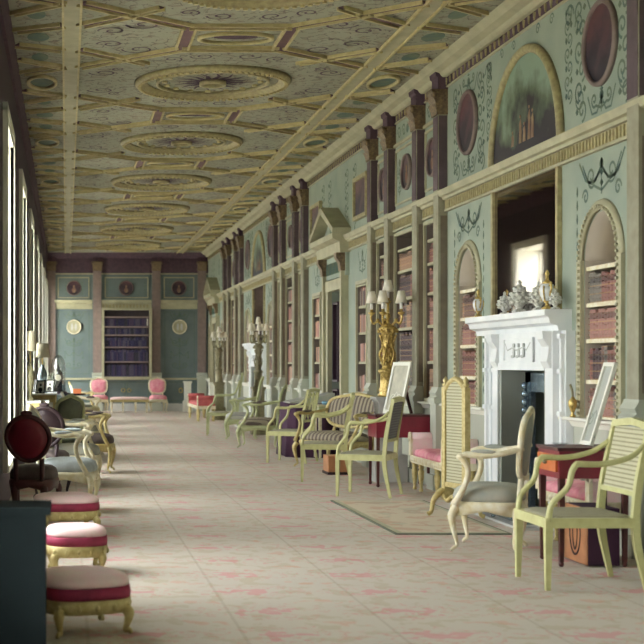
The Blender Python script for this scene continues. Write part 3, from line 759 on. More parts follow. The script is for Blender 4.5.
# fireplaces
for ci, c in enumerate(FP):
    nm = 'near' if ci == 0 else 'far'
    t = thing('fireplace', ('large white marble fireplace with consoles and carved tablet, ' + ('nearest one in the room' if ci == 0 else 'distant one behind the candelabra')), 'fireplace', (XR, c, 0))
    s = MB(); s.prof([(1.50, 0), (1.50, .10), (1.54, .11), (1.56, .165), (1.60, .175), (1.615, .205), (1.66, .205), (1.66, 0)], -1.05, 1.03, lR); s.build('mantelshelf', M['marble'], t)
    b = MB(); b.box(-1.01, -.84, 0, 1.2, 0, .13, lR); b.box(.30, .48, 0, 1.2, 0, .13, lR); b.box(-1.01, .48, 1.2, 1.5, 0, .13, lR)
    b.box(-.84, .30, 1.2, 1.26, .13, .14, lR); b.box(.30, .34, 0, 1.26, .13, .14, lR)
    for a, e_ in ((-1.12, -1.01), (.48, .90)): b.box(a, e_, 0, 1.5, 0, .07, lR)
    b.build('surround', M['marble'], t)
    for u in (-1.07, .56, .66, .80):
        cl_ = MB(); cl_.box(u-.022, u+.022, .1, 1.46, .07, .095, lR); 
        for z in (.08, .88, 1.2, 1.46): cl_.box(u-.032, u+.032, z-.02, z+.015, .07, .11, lR)
        cl_.build('column', M['marble'], t)
    for u in (-.91, .36):
        k = MB(); k.prof([(1.22, .13), (1.22, .14), (1.27, .165), (1.32, .155), (1.38, .15), (1.44, .19), (1.5, .2), (1.5, .13)], u-.07, u+.08, lR); k.build('console_bracket', M['marble'], t)
    k = MB(); rect_line(k, -.6, .12, 1.265, 1.46, .012, .15, lR); k.box(-.6, .12, 1.265, 1.46, .13, .137, lR)
    k.build('tablet', M['marble'], t)
    k = MB()
    for u in (-.38, -.26, -.14):
        k.disc(u, 1.40, .018, .137, .15, lR, 10); k.disc(u, 1.34, .02, .137, .148, lR, 10, 1, 1.9); k.disc(u+.05, 1.31, .012, .137, .145, lR, 8, 2.4, 1)
    k.ribbon([(-.55, 1.42), (-.45, 1.36), (-.35, 1.38), (-.2, 1.36), (-.1, 1.38), (.02, 1.36), (.08, 1.42)], .012, .145, lR); k.build('relief_figures', M['marble_relief'], t)
    MB().box(-.84, -.80, 0, 1.2, -.1, .12, lR).build('slip', M['slip'], t); MB().box(.26, .298, 0, 1.2, -.1, .12, lR).build('slip', M['slip'], t)
    g_ = MB(); g_.box(-.80, -.66, 0, 1.18, -.12, -.08, lR); g_.box(.12, .26, 0, 1.18, -.12, -.08, lR); g_.box(-.8, .26, 1.02, 1.18, -.12, -.08, lR); g_.build('register_plate', M['steel'], t)
    for u in (-.72, .18):
        k = MB(); z = .05
        while z < 1.08: k.ball((.075-.02, u, z), .035, .035, .032, 10, 6); z += .068
        k.box(u-.05, u-.04, 0, 1.1, -.08, -.06, lR); k.box(u+.04, u+.05, 0, 1.1, -.08, -.06, lR); k.build('beaded_bar', M['steel'], t)
    MB().box(-.79, .25, 0, 1.16, -.335, -.32, lR).build('fireback', M['soot'], t)
    MB().box(-1.0, .9, 0.001, .02, .14, .38, lR).build('hearthstone', M['stone'], t)
    m_ = thing('wall_mirror', 'tall dark mirror glass filling the wall above the %s mantelshelf' % nm, 'mirror', (XR, c, 1.665))
    MB().box(-.79, .79, .0, 1.09, .004, .012, lR).build('glass', M['mirror'], m_)
    for s in (-1, 1): MB().box(s*.79, s*.84, 0, 1.09, 0, .035, lR).build('frame', M['gold_cream'], m_)
# ============================================================ FURNITURE (local: front faces -x, left/right along y, base at z = 0)
def cab_leg(x, y, h, sx, sy, r=.019, out=.03):
    # cabriole leg from the seat rail to a small scroll foot
    pts = smooth([(x, y, h), (x+sx*out, y+sy*out, h*.82), (x+sx*out*.6, y+sy*out*.6, h*.5), (x-sx*.005, y-sy*.005, h*.18), (x+sx*.02, y+sy*.02, .03), (x+sx*.035, y+sy*.035, .012)], 5)
    return MB().tube(pts, [r*1.5, r*1.45, r*.95, r*.6, r*.62, r*.55], 8)
def cushion_pts(w, d, n=28, p=3.2, taper=0):
    out = []
    for i in range(n):
        a = 2*PI*i/n; c, s = CO(a), S(a)
        k = (abs(c)**p+abs(s)**p)**(-1/p); x = k*c*d/2; y = k*s*w/2*(1-taper*(k*c+1)/2); out.append((x, y))
    return out
def cushion(mb, w, d, z0, z1, z2, cx=0, cy=0, p=3.2, taper=0, over=1.0):
    # domed upholstered pad: side from z0 to z1, crown to z2
    base = cushion_pts(w, d, p=p, taper=taper); n = len(base); lv = [(over*.98, z0), (over*1.0, z0+(z1-z0)*.5), (.99, z1), (.93, z1+(z2-z1)*.5), (.75, z1+(z2-z1)*.85), (.4, z2), (.05, z2)]
    vs = [(cx+x*s, cy+y*s, z) for s, z in lv for x, y in base]
    fs = [(i*n+k, i*n+(k+1) % n, (i+1)*n+(k+1) % n, (i+1)*n+k) for i in range(len(lv)-1) for k in range(n)] + [tuple(range(n))[::-1], tuple(range((len(lv)-1)*n, len(lv)*n))]
    return mb.add(vs, fs, True)

def green_armchair(label, loc, rz, m='lime', seat='caneseat', back='cane', group='pale green painted armchairs', tall=.92, lattice=False, sx=1):
    t = thing('painted_armchair', label, 'armchair', loc, rz, group)
    t.scale = (sx, .97 if sx < 1 else 1, 1)
    w, d, h = .56, .55, .40; hw, hd = w/2, d/2
    f = MB(); f.box(-hd, -hd+.03, -hw, hw, h-.055, h); f.box(hd-.03, hd, -hw+.03, hw-.03, h-.055, h)
    for s in (-1, 1): f.box(-hd+.03, hd, min(s*hw, s*(hw-.03)), max(s*hw, s*(hw-.03)), h-.055, h)
    f.build('seat_frame', M[m], t)
    cushion(MB(), w-.05, d-.05, h-.02, h+.004, h+.018, p=8).build('seat', M[seat], t)
    for s in (-1, 1):
        MB().tube([(-hd+.022, s*(hw-.022), h-.05), (-hd+.018, s*(hw-.02), 0)], [.022, .014], 4, square=True).build('leg', M[m], t)
        MB().tube(smooth([(hd-.02, s*(hw-.02), h-.02), (hd-.005, s*(hw-.02), h*.6), (hd+.05, s*(hw-.015), 0)], 5), [.022, .02, .014], 4, square=True).build('leg', M[m], t)
        MB().tube(smooth([(hd-.02, s*(hw-.02), h-.03), (hd+.005, s*(hw-.025), h+.2), (hd+.075, s*(hw-.03), tall)], 5), [.021, .02, .016], 4, square=True).build('back_post', M[m], t)
        a = smooth([(hd+.035, s*(hw-.02), tall-.12), (hd-.06, s*(hw+.0), .735), (.06, s*(hw+.01), .70), (-.10, s*(hw+.012), .70)], 6)
        a2 = smooth([(-.10, s*(hw+.012), .70), (-.125, s*(hw+.012), .66), (-.15, s*(hw+.005), .57), (-.235, s*(hw-.005), .48), (-hd+.02, s*(hw-.015), .385)], 6)
        MB().tube(a + a2[1:], [.015, .016, .017, .019, .018, .018, .019], 8).build('arm', M[m], t)
    b = MB(); x = lambda z: hd+.005+(z-h-.2)*.07/(tall-h-.2)
    for z, r in ((tall-.015, .02), (h+.13, .014)): b = MB(); b.tube([(x(z), -hw+.03, z), (x(z)+.012, 0, z+(.02 if z > .7 else 0)), (x(z), hw-.03, z)], r, 4, square=True); b.build('back_rail', M[m], t)
    p = MB()
    if lattice:
        for k in range(3): p.ring(0, 0, [(.05, 0), (.06, 0), (.06, .012), (.05, .012)], lambda u, v, d_: (x(h+.33)+d_, (k-1)*.15+u, h+.33+v*2.6), 20)
        for q in (-.15, 0, .15): p.tube([(x(h+.13), q, h+.13), (x(tall), q, tall-.02)], .008, 6)
        p.build('splat', M[m], t)
    else:
        z0, z1 = h+.14, tall-.03
        p.add([(x(z0)-.004, -hw+.05, z0), (x(z0)-.004, hw-.05, z0), (x(z1)-.004, hw-.05, z1), (x(z1)-.004, -hw+.05, z1), (x(z0)+.006, -hw+.05, z0), (x(z0)+.006, hw-.05, z0), (x(z1)+.006, hw-.05, z1), (x(z1)+.006, -hw+.05, z1)], [(0,1,2,3), (4,5,6,7), (0,1,5,4), (1,2,6,5), (2,3,7,6), (3,0,4,7)])
        p.build('cane_panel', M[back], t)
    return t

def fauteuil(label, loc, rz, frame='offwhite', seat='greyseat', back='greyseat', name='carved_armchair', cat='armchair', w=.58, d=.54, h=.42, tall=.92, lean=.10, arms=True, group=None, backw=None, sc_=None, oval=False, legm=None):
    t = thing(name, label, cat, loc, rz, group)
    if sc_: t.scale = (sc_, sc_, sc_)
    hw, hd = w/2, d/2; hf = h-.10; legm = legm or frame
    f = MB(); base = cushion_pts(w, d, 32, 3.5, .12); n = len(base)
    for s0, z in ((1, hf),): pass
    lv = [(.96, hf-.06), (1.0, hf-.03), (1.02, hf), (.98, hf+.02)]
    f.add([(x*s, y*s, z+(.018*CO(4*math.atan2(y/hw, x/hd)) if i == 0 else 0)) for i, (s, z) in enumerate(lv) for x, y in base], [(i*n+k, i*n+(k+1) % n, (i+1)*n+(k+1) % n, (i+1)*n+k) for i in range(3) for k in range(n)] + [tuple(range(3*n, 4*n)), tuple(range(n))[::-1]], True)
    f.ball((-hd*1.0, 0, hf-.03), .015, .05, .03, 10, 6); f.build('seat_rail', M[frame], t)
    cushion(MB(), w*.97, d*.97, hf+.02, hf+.06, h+.03, p=3.5, taper=.12).build('seat', M[seat], t)
    for s in (-1, 1):
        cab_leg(-hd+.05, s*(hw-.05), hf-.02, -.8, s*.8).build('leg', M[legm], t)
        cab_leg(hd-.05, s*(hw-.09), hf-.02, .8, s*.4, .022, .02).build('leg', M[legm], t)
    # cartouche back, leaning
    bw = (backw or w*.86)/2; z0, z1 = h+.07, tall
    X = lambda z: hd-.02+(z-h)*lean/(tall-h)
    out = []
    N = 36; bc = (z0+z1)/2; bh = (z1-z0)/2
    for i in range(N):
        a = 2*PI*i/N; c, s_ = CO(a), S(a); p_ = 2.0 if oval else 3.6
        k = (abs(c)**p_+abs(s_)**p_)**(-1/p_); wz = 1-(.12 if s_ < 0 else 0)*abs(s_); zz = bc+bh*k*s_+(.03*max(0, 1-abs(c)*2.2) if s_ > 0 and not oval else 0)
        out.append((X(zz)-.02*(abs(k*c)**2), bw*k*c*wz, zz))
    f = MB(); f.tube(out+[out[0], out[1]], .021, 8, cap=False)
    f.ball((X(tall)+.0, 0, tall+.025), .018, .05, .022, 10, 6)
    for s in (-1, 1): f.tube([(hd-.03, s*(hw-.10), hf-.03), (X(z0), s*bw*.62, z0+.02)], .02, 8)
    f.build('back_frame', M[frame], t)
    b = MB(); cpt = (X(bc), 0, bc)
    vs = []; lv = [(.97, -.0), (.8, -.025), (.4, -.038), (.02, -.04)]
    for s, q in lv: vs += [(cpt[0]+(p[0]-cpt[0])*s+q, p[1]*s, bc+(p[2]-bc)*s) for p in out]
    for s, q in ((.97, .01), (.6, .02), (.02, .024)): vs += [(cpt[0]+(p[0]-cpt[0])*s+q, p[1]*s, bc+(p[2]-bc)*s) for p in out]
    fs = []
    for blk_ in (range(0, 3), range(4, 6)):
        for i in blk_: fs += [(i*N+k, i*N+(k+1) % N, (i+1)*N+(k+1) % N, (i+1)*N+k) for k in range(N)]
    fs += [(k, (k+1) % N, 4*N+(k+1) % N, 4*N+k) for k in range(N)]
    b.add(vs, fs, True); b.build('backrest', M[back], t)
    if arms:
        for s in (-1, 1):
            a = smooth([(X(.70)-.0, s*bw*.97, .70), (hd*.5, s*(hw+.0), .665), (0, s*(hw+.03), .65), (-hd*.45, s*(hw+.035), .655), (-hd*.58, s*(hw+.04), .635)], 5)
            a2 = smooth([(-hd*.58, s*(hw+.04), .635), (-hd*.42, s*(hw+.03), .56), (-hd*.5, s*(hw+.01), .46), (-hd*.8, s*(hw-.005), hf)], 5)
            m_ = MB().tube(a+a2[1:], [.018, .02, .02, .022, .022, .018, .019, .024], 8); m_.ball((-hd*.60, s*(hw+.04), .64), .032, .026, .026, 8, 6)
            ao = m_.build('arm', M[frame], t)
            MB().ball((.0, s*(hw+.025), .675), .08, .02, .017, 12, 6).build('arm_pad', M[seat], ao)
    return t

def turned_leg(x, y, h, r=.028):
    return MB().lathe([(r*.5, 0), (r*.8, .01), (r*.55, .03), (r*.5, .05), (r*.9, h*.45), (r*1.1, h*.72), (r*.6, h*.78), (r*1.15, h*.83), (r*.7, h*.88), (r*1.1, h*.92), (r*1.1, h)], (x, y, 0), 12)
def window_seat(label, loc, rz, L=1.35, D=.36, top='pink_deep', side_='pink', frame='offwhite', group=None, n=2):
    t = thing('scroll_end_bench', label, 'bench', loc, rz, group); hl, hd = L/2, D/2
    f = MB(); f.box(-hd, hd, -hl, hl, .27, .34)
    k = -hl
    while k < hl-.05: f.ball((-hd, k+.04, .305), .012, .03, .022, 8, 5); k += .075
    f.build('seat_rail', M[frame], t)
    cushion(MB(), L*.96, D*.97, .34, .38, .42, p=10).build('seat', M[top], t)
    for s in (-1, 1):
        b = MB(); b.box(-hd+.02, hd-.02, s*hl-.03, s*hl+.03, .34, .50); b.tube([(-hd+.01, s*(hl+.02), .52), (hd-.01, s*(hl+.02), .52)], .045, 14); b.build('scroll_end', M[side_], t)
        g_ = MB(); g_.tube([(-hd-.005, s*(hl+.02), .52), (-hd+.012, s*(hl+.02), .52)], .05, 14); g_.box(-hd-.005, -hd+.02, s*hl-.035, s*hl+.035, .34, .5); g_.build('scroll_end_frame', M[frame], t)
    for y in (-hl+.05, -hl+.30, hl-.30, hl-.05):
        for x in (-hd+.035, hd-.035): turned_leg(x, y, .28).build('leg', M['brass_old'], t)
    return t

def footstool(label, loc, rz, w=.40, d=.40, h=.26, group='low pink footstools'):
    t = thing('footstool', label, 'footstool', loc, rz, group)
    cushion(MB(), w, d, h-.035, h-.01, h+.025, p=3).build('seat', M['pink'], t)
    b = MB(); base = cushion_pts(w*1.01, d*1.01, 32, 3); n = len(base)
    b.add([(x*s, y*s, z) for s, z in ((1, h-.09), (1.015, h-.065), (1.0, h-.035)) for x, y in base], [(i*n+k, i*n+(k+1) % n, (i+1)*n+(k+1) % n, (i+1)*n+k) for i in range(2) for k in range(n)] + [tuple(range(n))[::-1], tuple(range(2*n, 3*n))], True).build('crimson_band', M['red'], t)
    f = MB(); f.add([(x*s, y*s, z) for s, z in ((.97, h-.155), (1.0, h-.13), (1.02, h-.09)) for x, y in base], [(i*n+k, i*n+(k+1) % n, (i+1)*n+(k+1) % n, (i+1)*n+k) for i in range(2) for k in range(n)] + [tuple(range(n))[::-1], tuple(range(2*n, 3*n))], True)
    for i in range(0, n, 2): x, y = base[i]; f.ball((x*1.01, y*1.01, h-.125), .012, .012, .018, 6, 4)
    f.build('seat_rail', M['brass_old'], t)
    for sx in (-1, 1):
        for sy in (-1, 1): cab_leg(sx*(d/2-.05), sy*(w/2-.05), h-.14, sx*.6, sy*.6, .018, .02).build('leg', M['brass_old'], t)
    return t

# ---- right side: pale green armchairs
green_armchair('pale green caned armchair nearest the camera beside the satinwood drawer table', (2.90, 7.98, 0), 0, sx=.94)
green_armchair('pale green armchair with shade-greyed cane back between the rug and the stone pedestal', (2.87, 13.36, 0), math.radians(-25), back='cane_shade', sx=.86)
green_armchair('pale green armchair in front of the brown striped settee', (2.77, 15.06, 0), math.radians(-10), back='cane_shade', sx=.88)
green_armchair('pale green armchair with open splat back before the purple draped table', (2.86, 17.85, 0), math.radians(-26), lattice=True, sx=.86)
green_armchair('distant pale green armchair with tall back below the farthest candelabrum', (2.76, 24.7, 0), math.radians(-8), m='lime2', tall=1.08)
# ---- right side: carved armchairs
fauteuil('white and gilt carved armchair with grey needlework seat beside the rug', (2.86, 9.45, 0), math.radians(-24), frame='offwhite', seat='greyseat', back='greyseat', d=.47, lean=.05)
fauteuil('pale armchair with lattice covered back, behind the distant green armchair', (2.92, 23.3, 0), math.radians(-10), frame='lime2', seat='check', back='check', tall=1.0, w=.62)
fauteuil('distant carved armchair in brown striped silk, left of the purple draped table', (2.90, 21.0, 0), math.radians(-14), frame='lime2', seat='stripe', back='stripe', w=.70, d=.62, tall=.90)
fauteuil('wide settee in brown striped silk behind the pale green armchairs', (3.22, 16.72, 0), math.radians(32), frame='brass_old', seat='stripe', back='stripe', name='settee', cat='settee', w=.95, d=.56, tall=.86, backw=.95)
# ---- right side: benches
window_seat('gilt scroll ended bench in pink silk, left of the near fireplace', (3.60, 13.40, 0), 0, L=1.2, D=.32)
window_seat('gilt bench in pink silk behind the drawer table, right of near fireplace', (3.60, 9.72, 0), 0, L=.98, D=.32)
window_seat('far red covered bench with gilt legs beside the white pedestal', (3.05, 31.6, 0), 0, L=2.4, D=.40, top='red_top', side_='red_top')
# ---- screen
t = thing('fire_screen', 'tall narrow caned fire screen with arched gilt top, on the rug', 'screen', (3.14, 11.28, .0125), math.radians(15))
wd_, z0, z1 = .155, .26, 1.05
f = MB()
for s in (-1, 1):
    f.tube([(0, s*wd_, .14), (0, s*wd_, z1+.0)], .024, 4, square=True); f.lathe([(.018, 0), (.03, .02), (.014, .035), (.024, .055), (.004, .085)], (0, s*wd_, z1), 10)
    g_ = MB(); g_.tube(smooth([(0, s*wd_, .16), (-.04, s*wd_, .20), (-.11, s*wd_, .13), (-.13, s*wd_, .04), (-.16, s*wd_, .02)], 5), [.028, .03, .022, .016, .02], 8); g_.tube(smooth([(0, s*wd_, .16), (.04, s*wd_, .20), (.11, s*wd_, .13), (.13, s*wd_, .04), (.16, s*wd_, .02)], 5), [.028, .03, .022, .016, .02], 8)
    g_.ball((0, s*wd_, .17), .035, .03, .045, 8, 6); g_.build('foot', M['brass_old'], t)
f.tube([(0, -wd_, z0), (0, wd_, z0)], .02, 4, square=True)
f.tube(smooth([(0, -wd_, z1-.04), (0, -wd_*.6, z1+.03), (0, 0, z1+.065), (0, wd_*.6, z1+.03), (0, wd_, z1-.04)], 6), .024, 8)
f.build('screen_frame', M['brass_old'], t)
p = MB(); arc = [(wd_*.92*CO(PI*i/14), z1-.05+.10*S(PI*i/14)) for i in range(15)]
p.poly([(-wd_*.92, z0+.01), (wd_*.92, z0+.01)]+arc, -.01, .01, lambda u, v, d: (d, u, v)); p.build('cane_panel', M['cane'], t)
k = MB(); k.tube(smooth([(-.03, -.17, .2), (-.03, -.08, .13), (-.03, 0, .17), (-.03, .08, .13), (-.03, .17, .2)], 5), .018, 8); k.build('apron', M['brass_old'], t)
# ---- tables
def legged_table(name, label, cat, loc, x0, x1, y0, y1, h, apron, m, leg_r=.018, ah=.15, cast=True, legm=None):
    t = thing(name, label, cat, loc)
    b = MB(); b.box(x0-.012, x1+.012, y0-.012, y1+.012, h-.02, h); b.build('table_top', M[m], t)
    MB().box(x0, x1, y0, y1, h-.02-ah, h-.02).build('apron', M[apron], t)
    for x in (x0+.02, x1-.02):
        for y in (y0+.02, y1-.02):
            l = MB(); l.tube([(x, y, h-.02-ah), (x, y, .03)], [leg_r, leg_r*.7], 4, square=True)
            if cast: l.ball((x, y, .018), .018, .018, .018, 8, 6)
            l.build('leg', M[legm or m], t)
    return t
t = legged_table('writing_table', 'red mahogany table carrying the leaning drawing, beside the stone pedestal', 'table', (3.42, 14.36, 0), -.28, .27, -.20, .20, .735, 'mahog_red', 'mahog', .016, .21)
t = legged_table('side_table', 'small mahogany table with satinwood drawer, behind the nearest armchair', 'table', (3.24, 8.79, 0), -.21, .22, -.19, .19, .735, 'mahog_red', 'mahog', .018, .17)
dr = MB().box(-.225, -.211, -.165, .165, .585, .69).build('drawer', M['drawer'], t)
MB().ball((-.235, 0, .637), .014, .02, .014, 8, 6).build('knob', M['bronze'], dr)
# wooden boxes
t = thing('inlaid_box', 'inlaid wooden box with oval ring ornament under the drawer table', 'box', (3.32, 8.79, 0))
MB().box(-.11, .085, -.18, .21, .01, .36).build('body', M['velvet'], t)
MB().box(-.116, -.11, -.18, .21, .01, .36).build('front_panel', M['boxwood'], t)
k = MB(); k.ring(.02, .19, [(.085, 0), (.095, 0), (.095, .004), (.085, .004)], lambda u, v, d: (-.116-d, u, v), 28, su=1, sv=1.5); k.ring(.02, .19, [(.035, 0), (.042, 0), (.042, .004), (.035, .004)], lambda u, v, d: (-.116-d, u, v), 20, su=1, sv=2.6); k.build('oval_inlay', M['darkwood'], t)
t = thing('wooden_chest', 'low orange brown wooden chest standing before the striped settee', 'chest', (3.02, 16.15, 0)); t.location = (2.98, 16.02, 0)
t.location = (3.08, 15.95, 0)
b = MB(); b.box(-.12, .12, -.16, .16, .02, .21); b.build('body', M['boxwood'], t); MB().box(-.13, .13, -.17, .17, 0, .03).build('plinth', M['darkwood'], t)
# pictures leaning on tables
def leaning(name, label, loc, rz, w_, h, tilt, bw=.035, canvas='paper', fm='white', strut=True):
    t = thing(name, label, 'picture', loc, rz)
    r = math.radians(tilt)
    m = lambda u, v, d: (v*S(r)-d*CO(r), u, v*CO(r)+d*S(r))
    f = MB(); rect_line(f, -w_/2, w_/2, 0, h, bw, .022, m); f.build('frame', M[fm], t)
    MB().box(-w_/2+bw*.8, w_/2-bw*.8, bw*.8, h-bw*.8, .002, .01, m).build('sheet', M[canvas], t)
    k = MB()
    for q in (-.05, .05): k.ribbon(spiral(q, h*.3, .05, 0, 1 if q > 0 else -1), .006, .0115, m)
    k.ribbon([(-.09, .05), (-.06, h*.3), (0, h*.42), (.06, h*.3), (.09, .05)], .008, .0115, m); k.build('drawn_lines', M['white'] if canvas == 'paper' else M['scroll'], t)
    if strut: MB().tube([(h*.75*S(r)+.005, 0, h*.75*CO(r)), (h*.75*S(r)+.12, 0, .004)], .012, 4, square=True).build('strut', M['mahog'], t)
    return t
leaning('framed_drawing', 'white framed drawing leaning back on the red mahogany table', (3.36, 14.37, .738), math.radians(18), .34, .54, 13)
leaning('framed_picture', 'slender white framed picture leaning on the small drawer table', (3.28, 8.80, .738), math.radians(2), .17, .54, 17, .025, 'slip', strut=False)
t = thing('glass_dish', 'shallow glass dish on the small drawer table', 'dish', (3.12, 8.84, .736)); MB().lathe([(.03, 0), (.032, .004), (.05, .012), (.052, .016), (.048, .016), (.03, .006), (.001, .005)], (0, 0, 0), 20).build('bowl', M['glass'], t)
# purple draped table and pale table
t = thing('draped_table', 'table under a dark purple cloth with pale sloping top cover', 'table', (3.30, 19.25, 0))
b = MB(); lv = [(.62, .0), (.58, .35), (.55, .72)]
for_ = []
n = 90
for s, z in lv: for_ += [((.5+.03*S(9*2*PI*i/n)*(1-z))*s*(1 if abs(CO(2*PI*i/n)) > 0 else 1)*(abs(CO(2*PI*i/n))**.5)*(1 if CO(2*PI*i/n) > 0 else -1)*1.15, (.5+.03*CO(9*2*PI*i/n)*(1-z))*s*1.9*(abs(S(2*PI*i/n))**.5)*(1 if S(2*PI*i/n) > 0 else -1), z) for i in range(n)]
b.add(for_, [(i*n+k, i*n+(k+1) % n, (i+1)*n+(k+1) % n, (i+1)*n+k) for i in range(2) for k in range(n)]+[tuple(range(n))[::-1], tuple(range(2*n, 3*n))], True); b.build('cloth', M['velvet'], t)
b = MB(); b.add([(-.3, -.5, .722), (.3, -.5, .722), (.3, .1, .722), (-.3, .1, .722), (-.3, -.5, .74), (.3, -.5, .86), (.3, .1, .86), (-.3, .1, .74)], [(0,1,2,3), (4,5,6,7), (0,1,5,4), (1,2,6,5), (2,3,7,6), (3,0,4,7)]); b.build('sloping_cover', M['greyseat'], t)
t = legged_table('pale_table', 'small pale topped table between the striped settee and draped table', 'table', (3.46, 18.25, 0), -.2, .2, -.2, .2, .72, 'lime2', 'offwhite', .02, .08, False)
o = MB().lathe([(.03, 0), (.05, .01), (.06, .03), (.05, .045), (.045, .045), (.04, .02), (.001, .015)], (0, 0, 0), 18).build('blue_bowl', M['blue']); o.location = (3.38, 18.2, .721); tag(o, 'little blue glazed bowl on the small pale table', 'bowl')
t = thing('wastepaper_basket', 'dark round basket on the floor beside the distant striped armchair', 'basket', (3.2, 20.25, 0)); MB().lathe([(.11, 0), (.115, .01), (.14, .26), (.145, .28), (.13, .28), (.1, .03), (.001, .03)], (0, 0, 0), 20).build('body', M['darkwood'], t); MB().ring(0, 0, [(.14, .0), (.15, .0), (.15, .015), (.14, .015)], lambda u, v, d: (u, v, .275+d), 24).build('rim', M['boxwood'], t)

# ---- candelabra on pedestals
def candelabrum(label, loc, body='gilt', rz=0, k_=1):
    t = thing('candelabrum', label, 'candelabrum', loc, rz, None); t.scale = (k_, k_, 1)
    MB().lathe([(.10, 0), (.11, .02), (.085, .04), (.10, .07), (.085, .10), (.08, .24), (.10, .26), (.10, .28), (.075, .30)], n=24).build('base', M[body], t)
    s = MB(); s.lathe([(.07, .30), (.05, .34), (.045, .48), (.055, .58), (.06, .66), (.095, .70), (.10, .73), (.07, .75), (.06, .76), (.03, .78)], n=24)
    for row in range(7):
        for k in range(6):
            a = 2*PI*(k+row*.5)/6; z = .35+row*.05; q = .052+.008*S(row*2.2); s.ball((q*CO(a), q*S(a), z), .016, .016, .034, 7, 5)
    for k in range(5):
        a = 2*PI*k/5; s.tube(smooth([(.06*CO(a), .06*S(a), .33), (.085*CO(a+.3), .085*S(a+.3), .45), (.055*CO(a+.6), .055*S(a+.6), .55), (.09*CO(a+.8), .09*S(a+.8), .66)], 4), [.008, .014, .009, .012], 6)
    for k in range(10): a = 2*PI*k/10; s.ball((.10*CO(a), .10*S(a), .70), .016, .016, .022, 6, 5)
    s.build('stem', M[body], t)
    pos = [(.17*CO(2*PI*k/5+.4), .17*S(2*PI*k/5+.4), .90) for k in range(5)] + [(0, 0, 1.02)]
    for x, y, z in pos:
        a = MB()
        if x or y: a.tube(smooth([(x*.2, y*.2, .74), (x*.6, y*.6, .80), (x*.9, y*.9, .78), (x*1.05, y*1.05, .84), (x, y, z-.02)], 5), [.012, .013, .012, .011, .012], 8); a.ball((x*.62, y*.62, .815), .02, .02, .02, 8, 5)
        else: a.tube([(0, 0, .76), (0, 0, z-.02)], [.018, .012], 8); a.ball((0, 0, .86), .028, .028, .035, 10, 6)
        a.lathe([(.012, -.03), (.034, -.012), (.038, 0), (.016, .0), (.018, .03), (.012, .032)], (x, y, z), 14); ao = a.build('arm', M[body], t)
        MB().cyl((x, y, z+.03), (x, y, z+.12), .016, n=12).build('candle', M['candle'], ao)
        MB().lathe([(.062, 0), (.034, .125), (.031, .125), (.059, 0)], (x, y, z+.10), 22).build('lamp_shade', M['shade'], ao)
    return t
def pedestal(label, loc, m='stone', w=.34, h=.90, name='pedestal', ped=True):
    t = thing(name, label, 'pedestal', loc)
    a = w/2; b = MB(); b.box(-a, a, -a, a, 0, .28); b.box(-a-.0, a, -a, a, .28, .29); b.build('plinth', M[m], t)
    MB().box(-a*.72, a*.72, -a*.72, a*.72, .29, h-.06).build('shaft', M[m], t)
    c = MB(); c.box(-a*.8, a*.8, -a*.8, a*.8, h-.06, h-.03); c.box(-a*.92, a*.92, -a*.92, a*.92, h-.03, h); c.build('cap', M[m], t)
    return t
pedestal('grey stone pedestal carrying the large gilt candelabrum', (3.44, 14.96, 0))
candelabrum('large bright gilt candelabrum with white shades on the stone pedestal', (3.44, 14.96, .902))
for x, y, l in ((3.42, 24.9, 'second'), (3.42, 31.3, 'farthest')):
    pedestal('green bronze coloured pedestal under the %s candelabrum' % l, (x, y, 0), 'bronze', w=.27, h=.84)
    candelabrum('%s candelabrum, dull bronze with white shades' % ('middle' if l == 'second' else 'farthest'), (x, y, .842), 'bronze', .5, .85)
for x, y, l in ((3.17, 36.5, 'short white marble pedestal against the end wall, left of another'), (3.60, 34.3, 'white pedestal against the library wall near the end corner')):
    pedestal(l, (x, y, 0), 'white', w=.24, h=.80)
# ---- mantel garniture
def vase(label, loc, s=1.0, mm='porcelain'):
    t = thing('covered_vase', label, 'vase', loc, 0, None); t.scale = (s, s, s)
    b = MB(); b.lathe([(.04, 0), (.045, .012), (.02, .03), (.03, .045), (.06, .08), (.072, .115), (.062, .145), (.05, .155)], n=20)
    for row, (r, z) in enumerate(((.06, .08), (.072, .112), (.062, .142))):
        for k in range(9): a = 2*PI*(k+row*.5)/9; b.ball((r*CO(a), r*S(a), z), .017, .017, .017, 7, 5)
    b.build('body', M[mm], t)
    l = MB(); l.lathe([(.052, .156), (.045, .18), (.02, .205), (.012, .22), (.018, .232), (.003, .25)], n=16)
    for k in range(7): a = 2*PI*k/7; l.ball((.038*CO(a), .038*S(a), .185), .014, .014, .014, 7, 5)
    l.build('lid', M[mm], t); f = MB()
    for k in range(4): a = 2*PI*(k+.5)/4; f.tube([(.035*CO(a), .035*S(a), .02), (.055*CO(a), .055*S(a), .0)], .01, 6)
    f.build('feet', M['porcelain'], t)
def urn(label, loc, s=1.0):
    t = thing('ormolu_urn', label, 'urn', loc); t.scale = (s, s, s)
    b = MB(); b.lathe([(.03, .06), (.048, .10), (.052, .14), (.04, .17), (.028, .175)], n=20); b.build('body', M['marble'], t)
    g_ = MB(); g_.lathe([(.035, 0), (.038, .012), (.015, .025), (.012, .045), (.03, .06)], n=16); g_.lathe([(.03, .175), (.032, .185), (.012, .20), (.01, .23), (.016, .245), (.003, .27)], n=16)
    for s_ in (-1, 1): g_.tube(smooth([(0, s_*.045, .16), (0, s_*.075, .18), (0, s_*.08, .14), (0, s_*.05, .09)], 5), .007, 6)
    for a in (0, PI/2, PI, 3*PI/2): g_.tube([(.05*CO(a+.8), .05*S(a+.8), .16), (.054*CO(a+.8), .054*S(a+.8), .12), (.035*CO(a+.8), .035*S(a+.8), .06)], .006, 6)
    g_.build('gilt_mounts', M['gilt'], t)
zt = 1.662
